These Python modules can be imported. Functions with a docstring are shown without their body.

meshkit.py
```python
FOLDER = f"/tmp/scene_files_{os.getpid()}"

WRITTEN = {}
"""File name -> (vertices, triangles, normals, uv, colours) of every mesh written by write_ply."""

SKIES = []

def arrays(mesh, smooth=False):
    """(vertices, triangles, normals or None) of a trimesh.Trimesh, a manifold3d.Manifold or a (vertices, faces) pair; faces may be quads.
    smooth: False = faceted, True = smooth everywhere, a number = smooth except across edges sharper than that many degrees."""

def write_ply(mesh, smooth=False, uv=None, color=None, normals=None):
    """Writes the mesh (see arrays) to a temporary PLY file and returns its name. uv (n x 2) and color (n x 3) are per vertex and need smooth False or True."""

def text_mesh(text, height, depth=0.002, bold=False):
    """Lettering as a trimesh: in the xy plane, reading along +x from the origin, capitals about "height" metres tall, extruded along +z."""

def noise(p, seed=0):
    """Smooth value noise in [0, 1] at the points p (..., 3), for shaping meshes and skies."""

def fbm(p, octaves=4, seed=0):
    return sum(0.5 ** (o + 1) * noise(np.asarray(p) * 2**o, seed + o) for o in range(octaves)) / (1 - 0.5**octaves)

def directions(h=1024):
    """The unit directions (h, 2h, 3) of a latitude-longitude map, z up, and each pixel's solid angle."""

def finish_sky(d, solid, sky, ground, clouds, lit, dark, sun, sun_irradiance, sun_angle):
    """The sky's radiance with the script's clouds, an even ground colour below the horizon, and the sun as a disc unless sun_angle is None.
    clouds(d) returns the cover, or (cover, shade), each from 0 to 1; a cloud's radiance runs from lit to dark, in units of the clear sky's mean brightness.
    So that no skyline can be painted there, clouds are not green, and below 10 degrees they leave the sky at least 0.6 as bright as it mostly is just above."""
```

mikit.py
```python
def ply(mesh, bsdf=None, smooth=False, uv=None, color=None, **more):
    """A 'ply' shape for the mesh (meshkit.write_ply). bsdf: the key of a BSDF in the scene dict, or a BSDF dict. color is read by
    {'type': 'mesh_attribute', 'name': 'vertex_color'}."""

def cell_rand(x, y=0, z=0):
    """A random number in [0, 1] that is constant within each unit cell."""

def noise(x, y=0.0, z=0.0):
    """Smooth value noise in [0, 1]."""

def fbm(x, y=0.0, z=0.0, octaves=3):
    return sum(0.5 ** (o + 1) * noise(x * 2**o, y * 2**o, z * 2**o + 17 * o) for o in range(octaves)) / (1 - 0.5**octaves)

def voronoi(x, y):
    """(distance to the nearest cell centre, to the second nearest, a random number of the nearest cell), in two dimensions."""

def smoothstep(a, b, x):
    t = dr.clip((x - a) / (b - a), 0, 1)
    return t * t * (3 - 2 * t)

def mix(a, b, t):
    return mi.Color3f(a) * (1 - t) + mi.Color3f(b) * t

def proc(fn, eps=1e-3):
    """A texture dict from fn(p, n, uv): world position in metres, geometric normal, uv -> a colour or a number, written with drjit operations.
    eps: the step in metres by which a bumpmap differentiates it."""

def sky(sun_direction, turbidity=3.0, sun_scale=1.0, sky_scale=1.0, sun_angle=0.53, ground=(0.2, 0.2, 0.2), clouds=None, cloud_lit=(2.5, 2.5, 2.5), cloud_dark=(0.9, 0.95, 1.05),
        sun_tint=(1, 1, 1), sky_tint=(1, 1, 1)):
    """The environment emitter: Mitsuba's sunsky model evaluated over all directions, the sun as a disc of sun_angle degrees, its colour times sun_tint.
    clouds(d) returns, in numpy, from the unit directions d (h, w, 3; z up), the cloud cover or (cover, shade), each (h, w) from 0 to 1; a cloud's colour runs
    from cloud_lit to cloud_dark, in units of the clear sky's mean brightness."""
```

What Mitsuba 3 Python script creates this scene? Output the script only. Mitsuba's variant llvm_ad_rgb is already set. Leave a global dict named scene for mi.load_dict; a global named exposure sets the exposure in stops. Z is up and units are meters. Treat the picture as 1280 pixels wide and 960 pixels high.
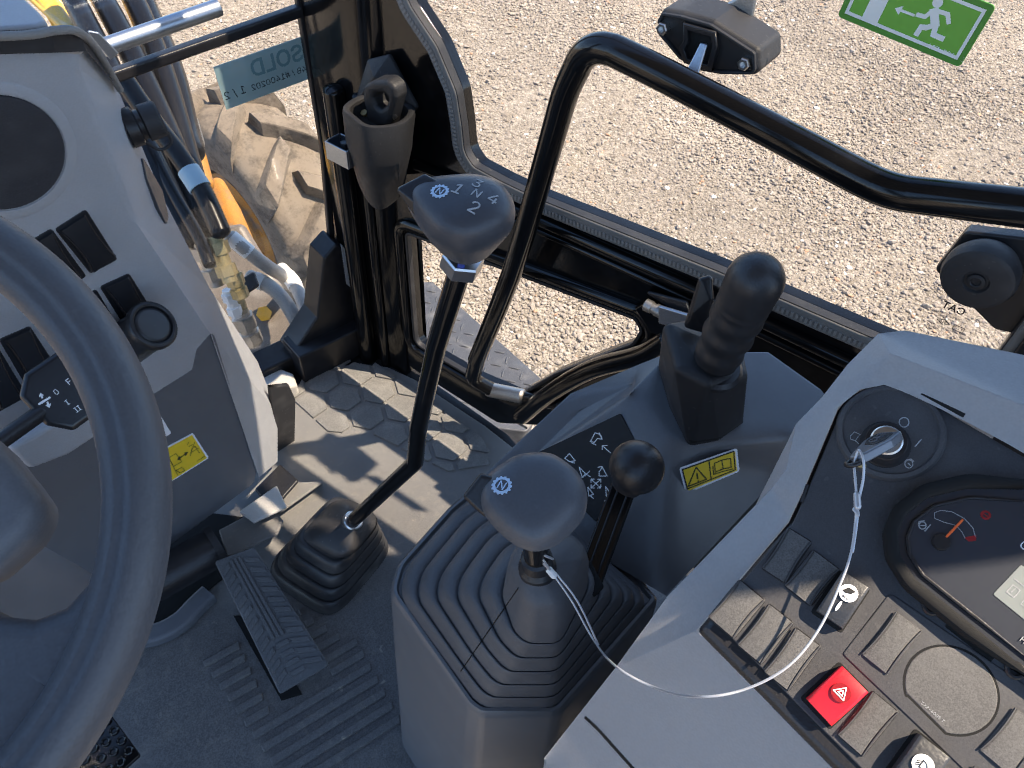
import math, random, numpy as np, trimesh, drjit as dr, mitsuba as mi, mikit, meshkit, manifold3d as m3
from shapely.geometry import Polygon, LineString, Point
from shapely import affinity, union_all
random.seed(7); RNG = np.random.default_rng(7)
PI = math.pi
# ------------------------------------------------------------------ camera, sky, exposure
def V(*a): return np.array(a, float)
def unit(v): v = np.asarray(v, float); return v / np.linalg.norm(v)
PITCH, HEAD, ROLL, FOV = 48.0, 37.0, 4.0, 67.0
EYE = V(0, 0, 1.25)
_p, _h, _r = map(math.radians, (PITCH, HEAD, ROLL))
FWD = V(math.sin(_h) * math.cos(_p), math.cos(_h) * math.cos(_p), -math.sin(_p))
_R = V(math.cos(_h), -math.sin(_h), 0); _U = np.cross(_R, FWD)
RGT = _R * math.cos(_r) + _U * math.sin(_r); UPV = np.cross(RGT, FWD)
FOC = 640 / math.tan(math.radians(FOV / 2))
SUN = unit((.43, -.40, 1.0))
exposure = 3.2
T = mi.ScalarTransform4f
scene = {
    'camera': {'type': 'perspective', 'fov': FOV, 'fov_axis': 'x', 'near_clip': 0.01, 'far_clip': 400.0,
               'to_world': T().look_at(origin=EYE.tolist(), target=(EYE + FWD).tolist(), up=UPV.tolist())},
    'sky': mikit.sky(SUN.tolist(), turbidity=3.0, sun_angle=0.6, sun_scale=1.0, sky_scale=1.0, sky_tint=(1.10, 1.07, 1.05), ground=(.30, .27, .23)),
}
labels = {}
# ------------------------------------------------------------------ measuring: a photo point at a known height / plane -> metres
def ray(x, y): return FWD + RGT * (x - 640) / FOC + UPV * (480 - y) / FOC
def Z(x, y, z): d = ray(x, y); return EYE + d * (z - EYE[2]) / d[2]
def AD(x, y, dist): return EYE + ray(x, y) * dist
class Frame:
    """a plane: origin, X, Y in the plane, N its normal"""
    def __init__(s, O, X, Y=None, N=None):
        s.O = np.asarray(O, float); s.X = unit(X)
        if N is not None: s.N = unit(N); s.X = unit(s.X - s.N * (s.X @ s.N)); s.Y = np.cross(s.N, s.X)
        else: s.Y = unit(np.asarray(Y) - s.X * (s.X @ np.asarray(Y))); s.N = np.cross(s.X, s.Y)
    def hit(s, x, y, w=0.0):
        d = ray(x, y); O = s.O + s.N * w
        return EYE + d * ((O - EYE) @ s.N) / (d @ s.N)
    def uv(s, P): d = np.asarray(P) - s.O; return np.stack([d @ s.X, d @ s.Y], -1)
    def px(s, pts, w=0.0): return np.array([s.uv(s.hit(x, y, w)) for x, y in pts])
    def at(s, q, w=0.0):
        q = np.asarray(q, float); return s.O + q[..., :1] * s.X + q[..., 1:2] * s.Y + np.asarray(w)[..., None] * s.N
    def pt(s, u, v, w=0.0): return s.O + u * s.X + v * s.Y + w * s.N
    def moved(s, O): return Frame(O, s.X, s.Y)
# ------------------------------------------------------------------ mesh helpers
def TM(v, f): return trimesh.Trimesh(np.asarray(v, float), np.asarray(f, int), process=False)
def cat(*ms): return trimesh.util.concatenate([m for m in ms if m is not None])
def man(m):
    m = m.copy(); m.merge_vertices()
    return m3.Manifold(m3.Mesh(np.asarray(m.vertices, np.float32), np.asarray(m.faces, np.uint32)))
def tm(M): q = M.to_mesh(); return TM(q.vert_properties[:, :3], q.tri_verts)
_BALL = {}
def ball(n=2):
    if n not in _BALL: _BALL[n] = trimesh.creation.icosphere(n).vertices
    return _BALL[n]
def rhull(pts, r, n=2):
    rs = np.broadcast_to(r, (len(pts),))
    c = np.vstack([np.asarray(p) + ball(n) * q for p, q in zip(pts, rs)])
    return trimesh.convex.convex_hull(c)
def soft(pts, it=90):
    """the hull of some points on an even net, relaxed at equal volume: a body with generously rounded edges"""
    h = trimesh.convex.convex_hull(np.asarray(pts)); vol = h.volume; c = h.centroid
    net = trimesh.creation.icosphere(5); d = np.array(net.vertices)
    n = h.face_normals; off = ((h.triangles_center - c) * n).sum(1); k = d @ n.T
    x = d * np.where(k > 1e-6, off / np.maximum(k, 1e-6), np.inf).min(1)[:, None]
    import scipy.sparse as sp
    u = net.edges_unique; m = len(x); A = sp.coo_matrix((np.ones(len(u) * 2), (np.r_[u[:, 0], u[:, 1]], np.r_[u[:, 1], u[:, 0]])), (m, m)).tocsr()
    W = sp.diags(1 / np.asarray(A.sum(1)).ravel()) @ A
    for _ in range(it): x = .5 * x + .5 * (W @ x)
    q = TM(x, net.faces); return TM(c + (x - q.centroid) * (vol / abs(q.volume)) ** (1 / 3), net.faces)
def loft(rings, cap0=True, cap1=True, closed=False):
    rings = np.asarray(rings, float); k, n = rings.shape[:2]
    v = rings.reshape(-1, 3); f = []
    idx = np.arange(n); nx = (idx + 1) % n
    for i in range(k if closed else k - 1):
        a, b = i * n, ((i + 1) % k) * n
        f.append(np.stack([a + idx, a + nx, b + nx], 1)); f.append(np.stack([a + idx, b + nx, b + idx], 1))
    vs = [v]; base = len(v)
    if not closed:
        for on, i in ((cap0, 0), (cap1, k - 1)):
            if on:
                vs.append(rings[i].mean(0)[None]); a = i * n
                t = np.stack([a + idx, a + nx, np.full(n, base)], 1)
                f.append(t[:, [1, 0, 2]] if i == 0 else t); base += 1
    m = TM(np.vstack(vs), np.vstack(f))
    return m
def spline(P, per=10, closed=False):
    P = np.asarray(P, float); n = len(P)
    if n == 2: return np.array([P[0] + (P[1] - P[0]) * t for t in np.linspace(0, 1, 3)])
    G = np.vstack([P[-1], P, P[:2]]) if closed else np.vstack([2 * P[0] - P[1], P, 2 * P[-1] - P[-2]])
    out = []
    for i in range(n if closed else n - 1):
        a, b, c, d = G[i:i + 4]
        for t in np.arange(per) / per:
            out.append(.5 * (2 * b + (c - a) * t + (2 * a - 5 * b + 4 * c - d) * t * t + (3 * b - a - 3 * c + d) * t ** 3))
    if not closed: out.append(P[-1])
    return np.array(out)
def fillet(P, r, per=8, closed=False):
    """polyline with its corners rounded by radius r (number or one per corner)"""
    P = np.asarray(P, float); n = len(P); rs = np.broadcast_to(r, (n,)); out = []
    for i in range(n):
        if not closed and i in (0, n - 1): out.append(P[i]); continue
        a, b, c = P[i - 1], P[i], P[(i + 1) % n]
        u, w = unit(a - b), unit(c - b); ang = math.acos(np.clip(u @ w, -1, 1))
        if ang > PI - .03 or rs[i] <= 0: out.append(b); continue
        d = min(rs[i] / math.tan(ang / 2), .48 * np.linalg.norm(a - b), .48 * np.linalg.norm(c - b))
        p, q = b + u * d, b + w * d
        for t in np.linspace(0, 1, per): out.append((1 - t) ** 2 * p + 2 * t * (1 - t) * b + t * t * q)
    return np.array(out)
def frames_along(p, closed=False, up=None):
    t = (np.roll(p, -1, 0) - np.roll(p, 1, 0)) if closed else np.gradient(p, axis=0)
    t /= np.linalg.norm(t, axis=1, keepdims=True) + 1e-15
    a = np.zeros_like(p)
    if up is not None:
        a = np.cross(np.broadcast_to(up, p.shape), t); a /= np.linalg.norm(a, axis=1, keepdims=True)
    else:
        x = np.cross(t[0], [0, 0, 1.0]); x = unit(x if np.linalg.norm(x) > 1e-3 else np.cross(t[0], [1.0, 0, 0]))
        for i in range(len(p)):
            x = x - t[i] * (x @ t[i]); x = unit(x); a[i] = x
    return t, a, np.cross(t, a)
def tube(P, r, n=16, closed=False, per=0, dome=True):
    p = spline(P, per, closed) if per else np.asarray(P, float)
    r = np.broadcast_to(r, (len(p),)) if np.ndim(r) == 0 or len(r) == len(p) else np.interp(np.linspace(0, 1, len(p)), np.linspace(0, 1, len(r)), r)
    t, a, b = frames_along(p, closed); th = np.arange(n) * 2 * PI / n
    ring = lambda c, aa, bb, q: c + q * (np.cos(th)[:, None] * aa + np.sin(th)[:, None] * bb)
    R = [ring(p[i], a[i], b[i], r[i]) for i in range(len(p))]
    if not closed and dome:
        for e, s in ((0, -1), (len(p) - 1, 1)):
            ex = [ring(p[e] + s * t[e] * r[e] * k * math.sin(q), a[e], b[e], r[e] * math.cos(q)) for q, k in ((.35, .6), (.7, .6), (1.05, .6), (1.4, .6))]
            R = ex[::-1] + R if s < 0 else R + ex
    return loft(R, closed=closed)
def sweep(path, prof, closed=False, up=None):
    """profile (k x 2: sideways, along up) swept along a path; up is the plane's normal"""
    p = np.asarray(path, float); t, a, b = frames_along(p, closed, up)
    R = [p[i] + prof[:, :1] * a[i] + prof[:, 1:] * b[i] for i in range(len(p))]
    return loft(R, closed=closed)
def rrect(w, h, r=.003, k=4):
    return fillet([(-w / 2, -h / 2), (w / 2, -h / 2), (w / 2, h / 2), (-w / 2, h / 2)], r, k, True)
def rpoly(pts, r, k=6): return fillet(np.asarray(pts, float), r, k, True)
def ccw(q): q = np.asarray(q, float); return q if Polygon(q).area == 0 or Polygon(q).exterior.is_ccw else q[::-1]
def inset(q, d):
    a, b = q - np.roll(q, 1, 0), np.roll(q, -1, 0) - q
    a /= np.linalg.norm(a, axis=1, keepdims=True) + 1e-15; b /= np.linalg.norm(b, axis=1, keepdims=True) + 1e-15
    na, nb = np.stack([-a[:, 1], a[:, 0]], 1), np.stack([-b[:, 1], b[:, 0]], 1)
    m = na + nb; m /= np.maximum((m * na).sum(1, keepdims=True), .35)
    return q + m * d / np.maximum(np.linalg.norm(m, axis=1, keepdims=True) / 1.0, 1e-9) * np.minimum(np.linalg.norm(m, axis=1, keepdims=True), 1.6)
def clean(q):
    q = np.asarray(q, float); k = np.linalg.norm(q - np.roll(q, 1, 0), axis=1) > 1e-6; return q[k]
def slab(fr, poly, h0, h1, bev=0.0, holes=(), steps=3):
    """a plate in a Frame: outline and holes in its (u, v), from height h0 to h1 along N, with a rounded top edge"""
    outs = [ccw(clean(poly))]; hs = [ccw(clean(h))[::-1] for h in holes]
    parts = []; tops = []
    for q in outs + hs:
        if bev > 0:
            lv = [(h0, 0)] + [(h1 - bev + bev * math.sin(a), bev * (1 - math.cos(a))) for a in np.linspace(0, PI / 2, steps + 1)]
        else: lv = [(h0, 0), (h1, 0)]
        R = [fr.at(inset(q, d) if d else q, np.full(len(q), z)) for z, d in lv]
        parts.append(loft(R, False, False)); tops.append(inset(q, lv[-1][1]) if lv[-1][1] else q)
    def cap(rs, z, flip):
        pg = Polygon(rs[0], rs[1:])
        if not pg.is_valid: pg = pg.buffer(0)
        out = []
        for g in getattr(pg, 'geoms', [pg]):
            if g.area < 1e-9: continue
            v, f = trimesh.creation.triangulate_polygon(g, engine='earcut')
            a = np.cross(np.c_[v[f[:, 1]] - v[f[:, 0]], np.zeros(len(f))], np.c_[v[f[:, 2]] - v[f[:, 0]], np.zeros(len(f))])[:, 2]
            f = np.where((a < 0)[:, None], f[:, ::-1], f); f = f[:, ::-1] if flip else f
            out.append(TM(fr.at(v, np.full(len(v), z)), f))
        return out
    m = cat(*parts, *cap(tops, h1, False), *cap(outs + hs, h0, True)); m.merge_vertices(digits_vertex=7)
    return m
def sheet(fr, poly, w=0.0, holes=()):
    v, f = trimesh.creation.triangulate_polygon(Polygon(poly, holes), engine='earcut'); m = TM(fr.at(v, np.full(len(v), w)), f)
    if m.face_normals[m.area_faces.argmax()] @ fr.N < 0: m.invert()
    return m
def rbox(fr, u0, u1, v0, v1, w0, w1, r=.003, n=1):
    r = min(r, (u1 - u0) / 2.01, (v1 - v0) / 2.01, (w1 - w0) / 2.01)
    return rhull([fr.pt(u, v, w) for u in (u0 + r, u1 - r) for v in (v0 + r, v1 - r) for w in (w0 + r, w1 - r)], r, n)
def lathe(prof, O, axis, n=40, ref=(0, 0, 1)):
    """profile rows (radius, height along axis)"""
    ax = unit(axis); x = np.cross(ax, ref); x = unit(x if np.linalg.norm(x) > 1e-3 else np.cross(ax, [1.0, 0, 0])); y = np.cross(ax, x)
    th = np.arange(n) * 2 * PI / n
    return loft([np.asarray(O) + ax * h + r * (np.cos(th)[:, None] * x + np.sin(th)[:, None] * y) for r, h in prof])
def shell(verts, faces, edge=.01, it=4, lam=.5):
    """a patch of polygons, cut fine and relaxed so that its creases are rounded; its free border stays"""
    v = np.asarray(verts, float); f = []
    for q in faces:
        for i in range(1, len(q) - 1): f.append([q[0], q[i], q[i + 1]])
    m = trimesh.Trimesh(v, np.array(f), process=False)
    vv, ff = trimesh.remesh.subdivide_to_size(m.vertices, m.faces, edge, max_iter=14)
    m = trimesh.Trimesh(vv, ff, process=False); m.merge_vertices(digits_vertex=7)
    m.update_faces(m.nondegenerate_faces()); m.remove_unreferenced_vertices()
    e = np.sort(m.edges, 1); u, c = np.unique(e, axis=0, return_counts=True)
    fix = np.unique(u[c == 1]); import scipy.sparse as sp
    n = len(m.vertices); A = sp.coo_matrix((np.ones(len(u) * 2), (np.r_[u[:, 0], u[:, 1]], np.r_[u[:, 1], u[:, 0]])), (n, n)).tocsr()
    W = sp.diags(1 / np.maximum(np.asarray(A.sum(1)).ravel(), 1)) @ A
    x = np.array(m.vertices); k = x[fix].copy()
    for _ in range(it): x = x + lam * (W @ x - x); x[fix] = k
    return TM(x, m.faces)
def strokes(fr, lines, width, w=0.0, h=.0004):
    g = union_all([LineString(l).buffer(width / 2, cap_style='round', quad_segs=3) for l in lines])
    return cat(*[slab(fr, np.array(p.exterior.coords)[:-1], w, w + h, 0, [np.array(i.coords)[:-1] for i in p.interiors]) for p in getattr(g, 'geoms', [g])])
def flat(fr, g, w=0.0, h=.0004):
    return cat(*[slab(fr, np.array(p.exterior.coords)[:-1], w, w + h, 0, [np.array(i.coords)[:-1] for i in p.interiors]) for p in getattr(g, 'geoms', [g])])
def text(fr, s, height, u=0.0, v=0.0, ang=0.0, w=0.0, mirror=False, bold=False, h=.0004):
    m = meshkit.text_mesh(s, height, h, bold); x = np.array(m.vertices); c = (x.min(0) + x.max(0)) / 2; x = x - [c[0], c[1], 0]
    if mirror: x[:, 0] *= -1; m = TM(x, m.faces[:, ::-1])
    ca, sa = math.cos(ang), math.sin(ang)
    q = np.stack([u + ca * x[:, 0] - sa * x[:, 1], v + sa * x[:, 0] + ca * x[:, 1]], 1)
    return TM(fr.at(q, w + x[:, 2]), m.faces)
def drape(m, target, N, lift=.0002, h=.0004, edge=.0015):
    """a flat print pressed onto a curved body along -N"""
    vv, ff = trimesh.remesh.subdivide_to_size(m.vertices, m.faces, edge, max_iter=10); v = np.array(vv)
    lo = (v @ N).min(); k = v @ N - lo
    o = v + np.outer(.05 - k, N); loc, ri, _ = target.ray.intersects_location(o, np.tile(-N, (len(o), 1)), multiple_hits=False)
    v[ri] = loc + np.outer(lift + np.minimum(k[ri], h), N); return TM(v, ff)
def circ(u, v, r, n=32): a = np.arange(n) * 2 * PI / n; return np.stack([u + r * np.cos(a), v + r * np.sin(a)], 1)
def on_mesh(key_mesh, pts):
    m = key_mesh; out = []
    for x, y in pts:
        loc, _, _ = m.ray.intersects_location([EYE], [ray(x, y)]); out.append(loc[np.argmin(np.linalg.norm(loc - EYE, axis=1))] if len(loc) else None)
    return [p for p in out if p is not None]
# ------------------------------------------------------------------ the scene's entries
def fresh(key):
    if key not in scene and key not in labels and not any(k.startswith(key + '__') for k in scene): return key
    i = 1
    while True:
        k = f'{key}_{i:03d}'
        if k not in scene and k not in labels and not any(q.startswith(k + '__') for q in scene): return k
        i += 1
def thing(name, label, cat_, group=None):
    k = fresh(name); labels[k] = {'label': label, 'category': cat_}
    if group: labels[k]['group'] = group
    return k
def obj(name, mesh, m, parent=None, smooth=35, label=None, kind=None):
    k = fresh(f'{parent}__{name}' if parent else name)
    mesh = mesh.copy(); mesh.merge_vertices(digits_vertex=7)
    scene[k] = mikit.ply(mesh, 'mat_' + m, smooth)
    if label or kind: labels.setdefault(k, {})
    if label: labels[k]['label'] = label
    if kind: labels[k]['kind'] = kind
    return k
def single(name, mesh, m, label, cat_, smooth=35, group=None):
    k = fresh(name); mesh = mesh.copy(); mesh.merge_vertices(digits_vertex=7); scene[k] = mikit.ply(mesh, 'mat_' + m, smooth); labels[k] = {'label': label, 'category': cat_}
    if group: labels[k]['group'] = group
    return k
# ------------------------------------------------------------------ materials
def two(b): return {'type': 'twosided', 'bsdf': b}
def rgb(*c): return {'type': 'rgb', 'value': list(c)}
def pr(c, rough=.5, **k): return {'type': 'principled', 'base_color': rgb(*c) if not isinstance(c, dict) else c, 'roughness': rough, **k}
def bump(b, fn, scale, eps=4e-4): return {'type': 'bumpmap', 'arbitrary': mikit.proc(fn, eps), 'scale': scale, 'bsdf': b}
N_, F_ = mikit.noise, mikit.fbm
def grain(p, n, uv): return N_(p.x * 900, p.y * 900, p.z * 900)
def leather(p, n, uv): return F_(p.x * 420, p.y * 420, p.z * 420, 2)
def speck(c, amt, dust=(.38, .37, .35), f=700, dustamt=.0):
    c = tuple(c)
    def fn(p, n, uv):
        g = (N_(p.x * f, p.y * f, p.z * f) - .5) * amt + (F_(p.x * 14, p.y * 14, p.z * 14, 3) - .5) * amt * .6
        d = mikit.smoothstep(.5, .85, F_(p.x * 23 + 5, p.y * 23, p.z * 23, 3)) * dustamt + mikit.smoothstep(.86, .93, N_(p.x * 260, p.y * 260, p.z * 260)) * dustamt * .6
        return mikit.mix(mi.Color3f(c) * (1 + g), dust, dr.clip(d, 0, 1))
    return mikit.proc(fn)
def plastic(c, rough, amt=.12, bumpscale=.00012, dustamt=.03, spec=.5, fn=grain, f=900):
    return two(bump(pr(speck(c, amt, dustamt=dustamt, f=f), rough, specular=spec), fn, bumpscale))
M = {
    'gloss_black': two(pr(speck((.004, .004, .0045), .1, dustamt=.012), .12, specular=.42)),
    'satin_black': plastic((.012, .012, .014), .38, dustamt=.02),
    'matt_black': plastic((.016, .016, .018), .6, dustamt=.04),
    'rubber': plastic((.022, .022, .024), .62, bumpscale=.0001, dustamt=.06),
    'seal_rubber': plastic((.135, .132, .125), .6, bumpscale=.0001, dustamt=.10),
    'void': two(pr((.004, .004, .004), .9)),
    'wheel_skin': plastic((.066, .069, .078), .48, bumpscale=.00035, fn=leather, spec=.55),
    'console_dark': plastic((.100, .103, .110), .42, bumpscale=.00016, fn=leather, spec=.75),
    'bellows': plastic((.080, .081, .087), .55, bumpscale=.0001, spec=.5, dustamt=.05),
    'shell_grey': plastic((.29, .288, .290), .5, bumpscale=.00008, spec=.4, dustamt=.02),
    'dash_grey': plastic((.315, .322, .335), .5, bumpscale=.00008, spec=.4, dustamt=.02),
    'cover_grey': plastic((.108, .113, .125), .5, bumpscale=.0001, spec=.45, dustamt=.02),
    'fascia': plastic((.046, .046, .050), .6, amt=.35, bumpscale=.00008, dustamt=.08, spec=.35, f=1700),
    'blank': plastic((.085, .083, .082), .65, amt=.7, bumpscale=.00006, dustamt=.06, spec=.3, f=1700),
    'switch_black': two(pr((.014, .015, .018), .28, specular=.5)),
    'disc_fabric': plastic((.022, .023, .028), .7, amt=.4, bumpscale=.0003),
    'red': two(pr((.62, .012, .022), .35, specular=.5)),
    'dark_red': two(pr((.25, .008, .012), .4)),
    'white_print': two(pr((.75, .76, .76), .6)),
    'grey_print': two(pr((.32, .33, .34), .6)),
    'blue_print': two(pr((.40, .52, .66), .6)),
    'black_print': two(pr((.012, .012, .012), .6)),
    'yellow_print': two(pr((.72, .52, .03), .45)),
    'orange': two(pr((.85, .13, .02), .4)),
    'beige_plastic': plastic((.52, .50, .46), .5, dustamt=.02),
    'zinc': two(bump(pr(speck((.40, .44, .49), .2), .36, metallic=1.0), grain, .00005)),
    'steel': two(pr((.55, .55, .55), .3, metallic=1.0)),
    'dull_steel': two(pr(speck((.42, .41, .39), .3), .45, metallic=1.0)),
    'brass': two(pr(speck((.36, .29, .14), .5, dustamt=.2), .45, metallic=.6)),
    'wire': two(pr((.50, .51, .53), .4, metallic=.6)),
    'yellow_paint': two(pr(speck((.62, .33, .02), .2, dustamt=.25), .35, specular=.5)),
    'hose': two(pr(speck((.006, .006, .007), .2, dustamt=.004), .3, specular=.25)),
    'hose_light': two(pr(speck((.36, .34, .31), .2, dustamt=.2), .5)),
    'white_tape': two(pr((.72, .72, .70), .5)),
    'teal': two(pr((.30, .43, .44), .45)),
    'teal_dark': two(pr((.13, .25, .28), .5)),
    'ink': two(pr((.03, .05, .06), .6)),
    'green': two(pr((.13, .36, .045), .4)),
    'green_dark': two(pr((.06, .22, .03), .4)),
    'sign_white': two(pr((.66, .69, .67), .5)),
    'label_white': two(pr((.70, .72, .76), .4)),
    'dial': two(pr((.026, .030, .040), .35)),
    'lcd': two(pr((.20, .22, .215), .3)),
    'blue_mark': two(pr((.03, .06, .30), .5)),
    'headliner': two(pr((.20, .21, .23), .8)),
    'step_steel': two(pr(speck((.050, .054, .064), .3, dustamt=.2), .5, specular=.5)),
    'glass': {'type': 'thindielectric', 'int_ior': 1.5},
    'pedal_rubber': plastic((.075, .078, .082), .55, amt=.5, bumpscale=.0002, dustamt=.10, fn=leather),
    'decal_black': two(pr((.016, .015, .015), .55, specular=.3)),
    'housing_black': plastic((.017, .017, .018), .55, amt=.4, bumpscale=.0002, dustamt=.06, spec=.4),
    'boot_rubber': plastic((.026, .026, .028), .45, bumpscale=.0001, dustamt=.10),
    'grip_black': plastic((.020, .020, .022), .42, bumpscale=.0001, dustamt=.02),
    'dirty_yellow': two(pr(speck((.27, .115, .014), .5, dust=(.15, .11, .075), dustamt=.8), .5)),
    'void_black': two(pr((.008, .008, .009), .5)),
    'knob_dark': plastic((.050, .053, .062), .42, bumpscale=.00015, fn=leather, spec=.5),
    'knob_grey': plastic((.070, .074, .084), .42, bumpscale=.00015, fn=leather, spec=.5),
    'greasy': two(pr(speck((.10, .085, .07), .6, dustamt=.2), .5)),
    'cap_dark': plastic((.035, .036, .039), .45, amt=.3, bumpscale=.00015),
    'key_grey': two(pr((.16, .17, .19), .35, metallic=.5)),
    'teal_light': two(pr((.33, .46, .52), .5)),
    'coated_glass': {'type': 'thindielectric', 'int_ior': 1.25},
    'zipper': plastic((.19, .185, .175), .6),
}
def mat_floor(p, n, uv):
    d = mikit.smoothstep(.45, 1.05, p.y + .45 * (p.x - .1) + .25 * (F_(p.x * 9, p.y * 9, 0, 3) - .5))
    sp = mikit.smoothstep(.80, .90, N_(p.x * 120, p.y * 120, 3)) * .25 + mikit.smoothstep(.55, .8, F_(p.x * 31, p.y * 31, 7, 3)) * .16
    blob = mikit.smoothstep(.90, .94, N_(p.x * 42 + 3, p.y * 42, 11)) * mikit.smoothstep(.55, .8, F_(p.x * 160, p.y * 160, 1, 2)) * .5
    base = mi.Color3f(.105, .101, .100) * (.75 + .5 * N_(p.x * 600, p.y * 600, p.z * 600))
    c = mikit.mix(base, (.195, .192, .186), dr.clip(d * .85 + .10 * d * F_(p.x * 60, p.y * 60, 2, 3), 0, 1))
    return mikit.mix(c, (.30, .27, .22), dr.clip(sp * .5 + blob, 0, 1))
def mat_tile(p, n, uv): return mikit.mix((.15, .148, .143), (.25, .245, .232), F_(p.x * 30, p.y * 30, 5, 4)) * (.85 + .3 * N_(p.x * 500, p.y * 500, p.z * 500))
M['floor_tile'] = two(bump(pr(mikit.proc(mat_tile), .75, specular=.25), grain, .0002))
M['floor_rubber'] = two(bump(pr(mikit.proc(mat_floor), .62, specular=.4), grain, .00025))
def mat_tyre(p, n, uv):
    a = F_(p.x * 22, p.y * 22, p.z * 22, 4); b = F_(p.x * 130, p.y * 130, p.z * 130, 2)
    c = mikit.mix((.060, .052, .044), (.150, .125, .098), mikit.smoothstep(.2, .62, a * .7 + b * .3))
    return c
M['tyre'] = two(bump(pr(mikit.proc(mat_tyre), .8, specular=.2), lambda p, n, uv: F_(p.x * 90, p.y * 90, p.z * 90, 3), .002))
def mat_ground(p, n, uv):
    d1, d2, r = mikit.voronoi(p.x * 60, p.y * 60)
    c = mikit.mix((.17, .148, .12), (.31, .28, .24), r)
    return c * (.45 + .55 * mikit.smoothstep(.0, .3, d2 - d1)) * (.8 + .4 * F_(p.x * 1.3, p.y * 1.3, 0, 3))
M['ground'] = two(bump(pr(mikit.proc(mat_ground), .9, specular=.1), lambda p, n, uv: F_(p.x * 80, p.y * 80, 0, 3), .008, 2e-3))
for k_ in list(M): scene['mat_' + k_] = M[k_]
def stone_mat(k):
    return two({'type': 'principled', 'base_color': {'type': 'mesh_attribute', 'name': 'vertex_color'}, 'roughness': .85, 'specular': .2})
scene['mat_stone'] = stone_mat(0)
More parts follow.
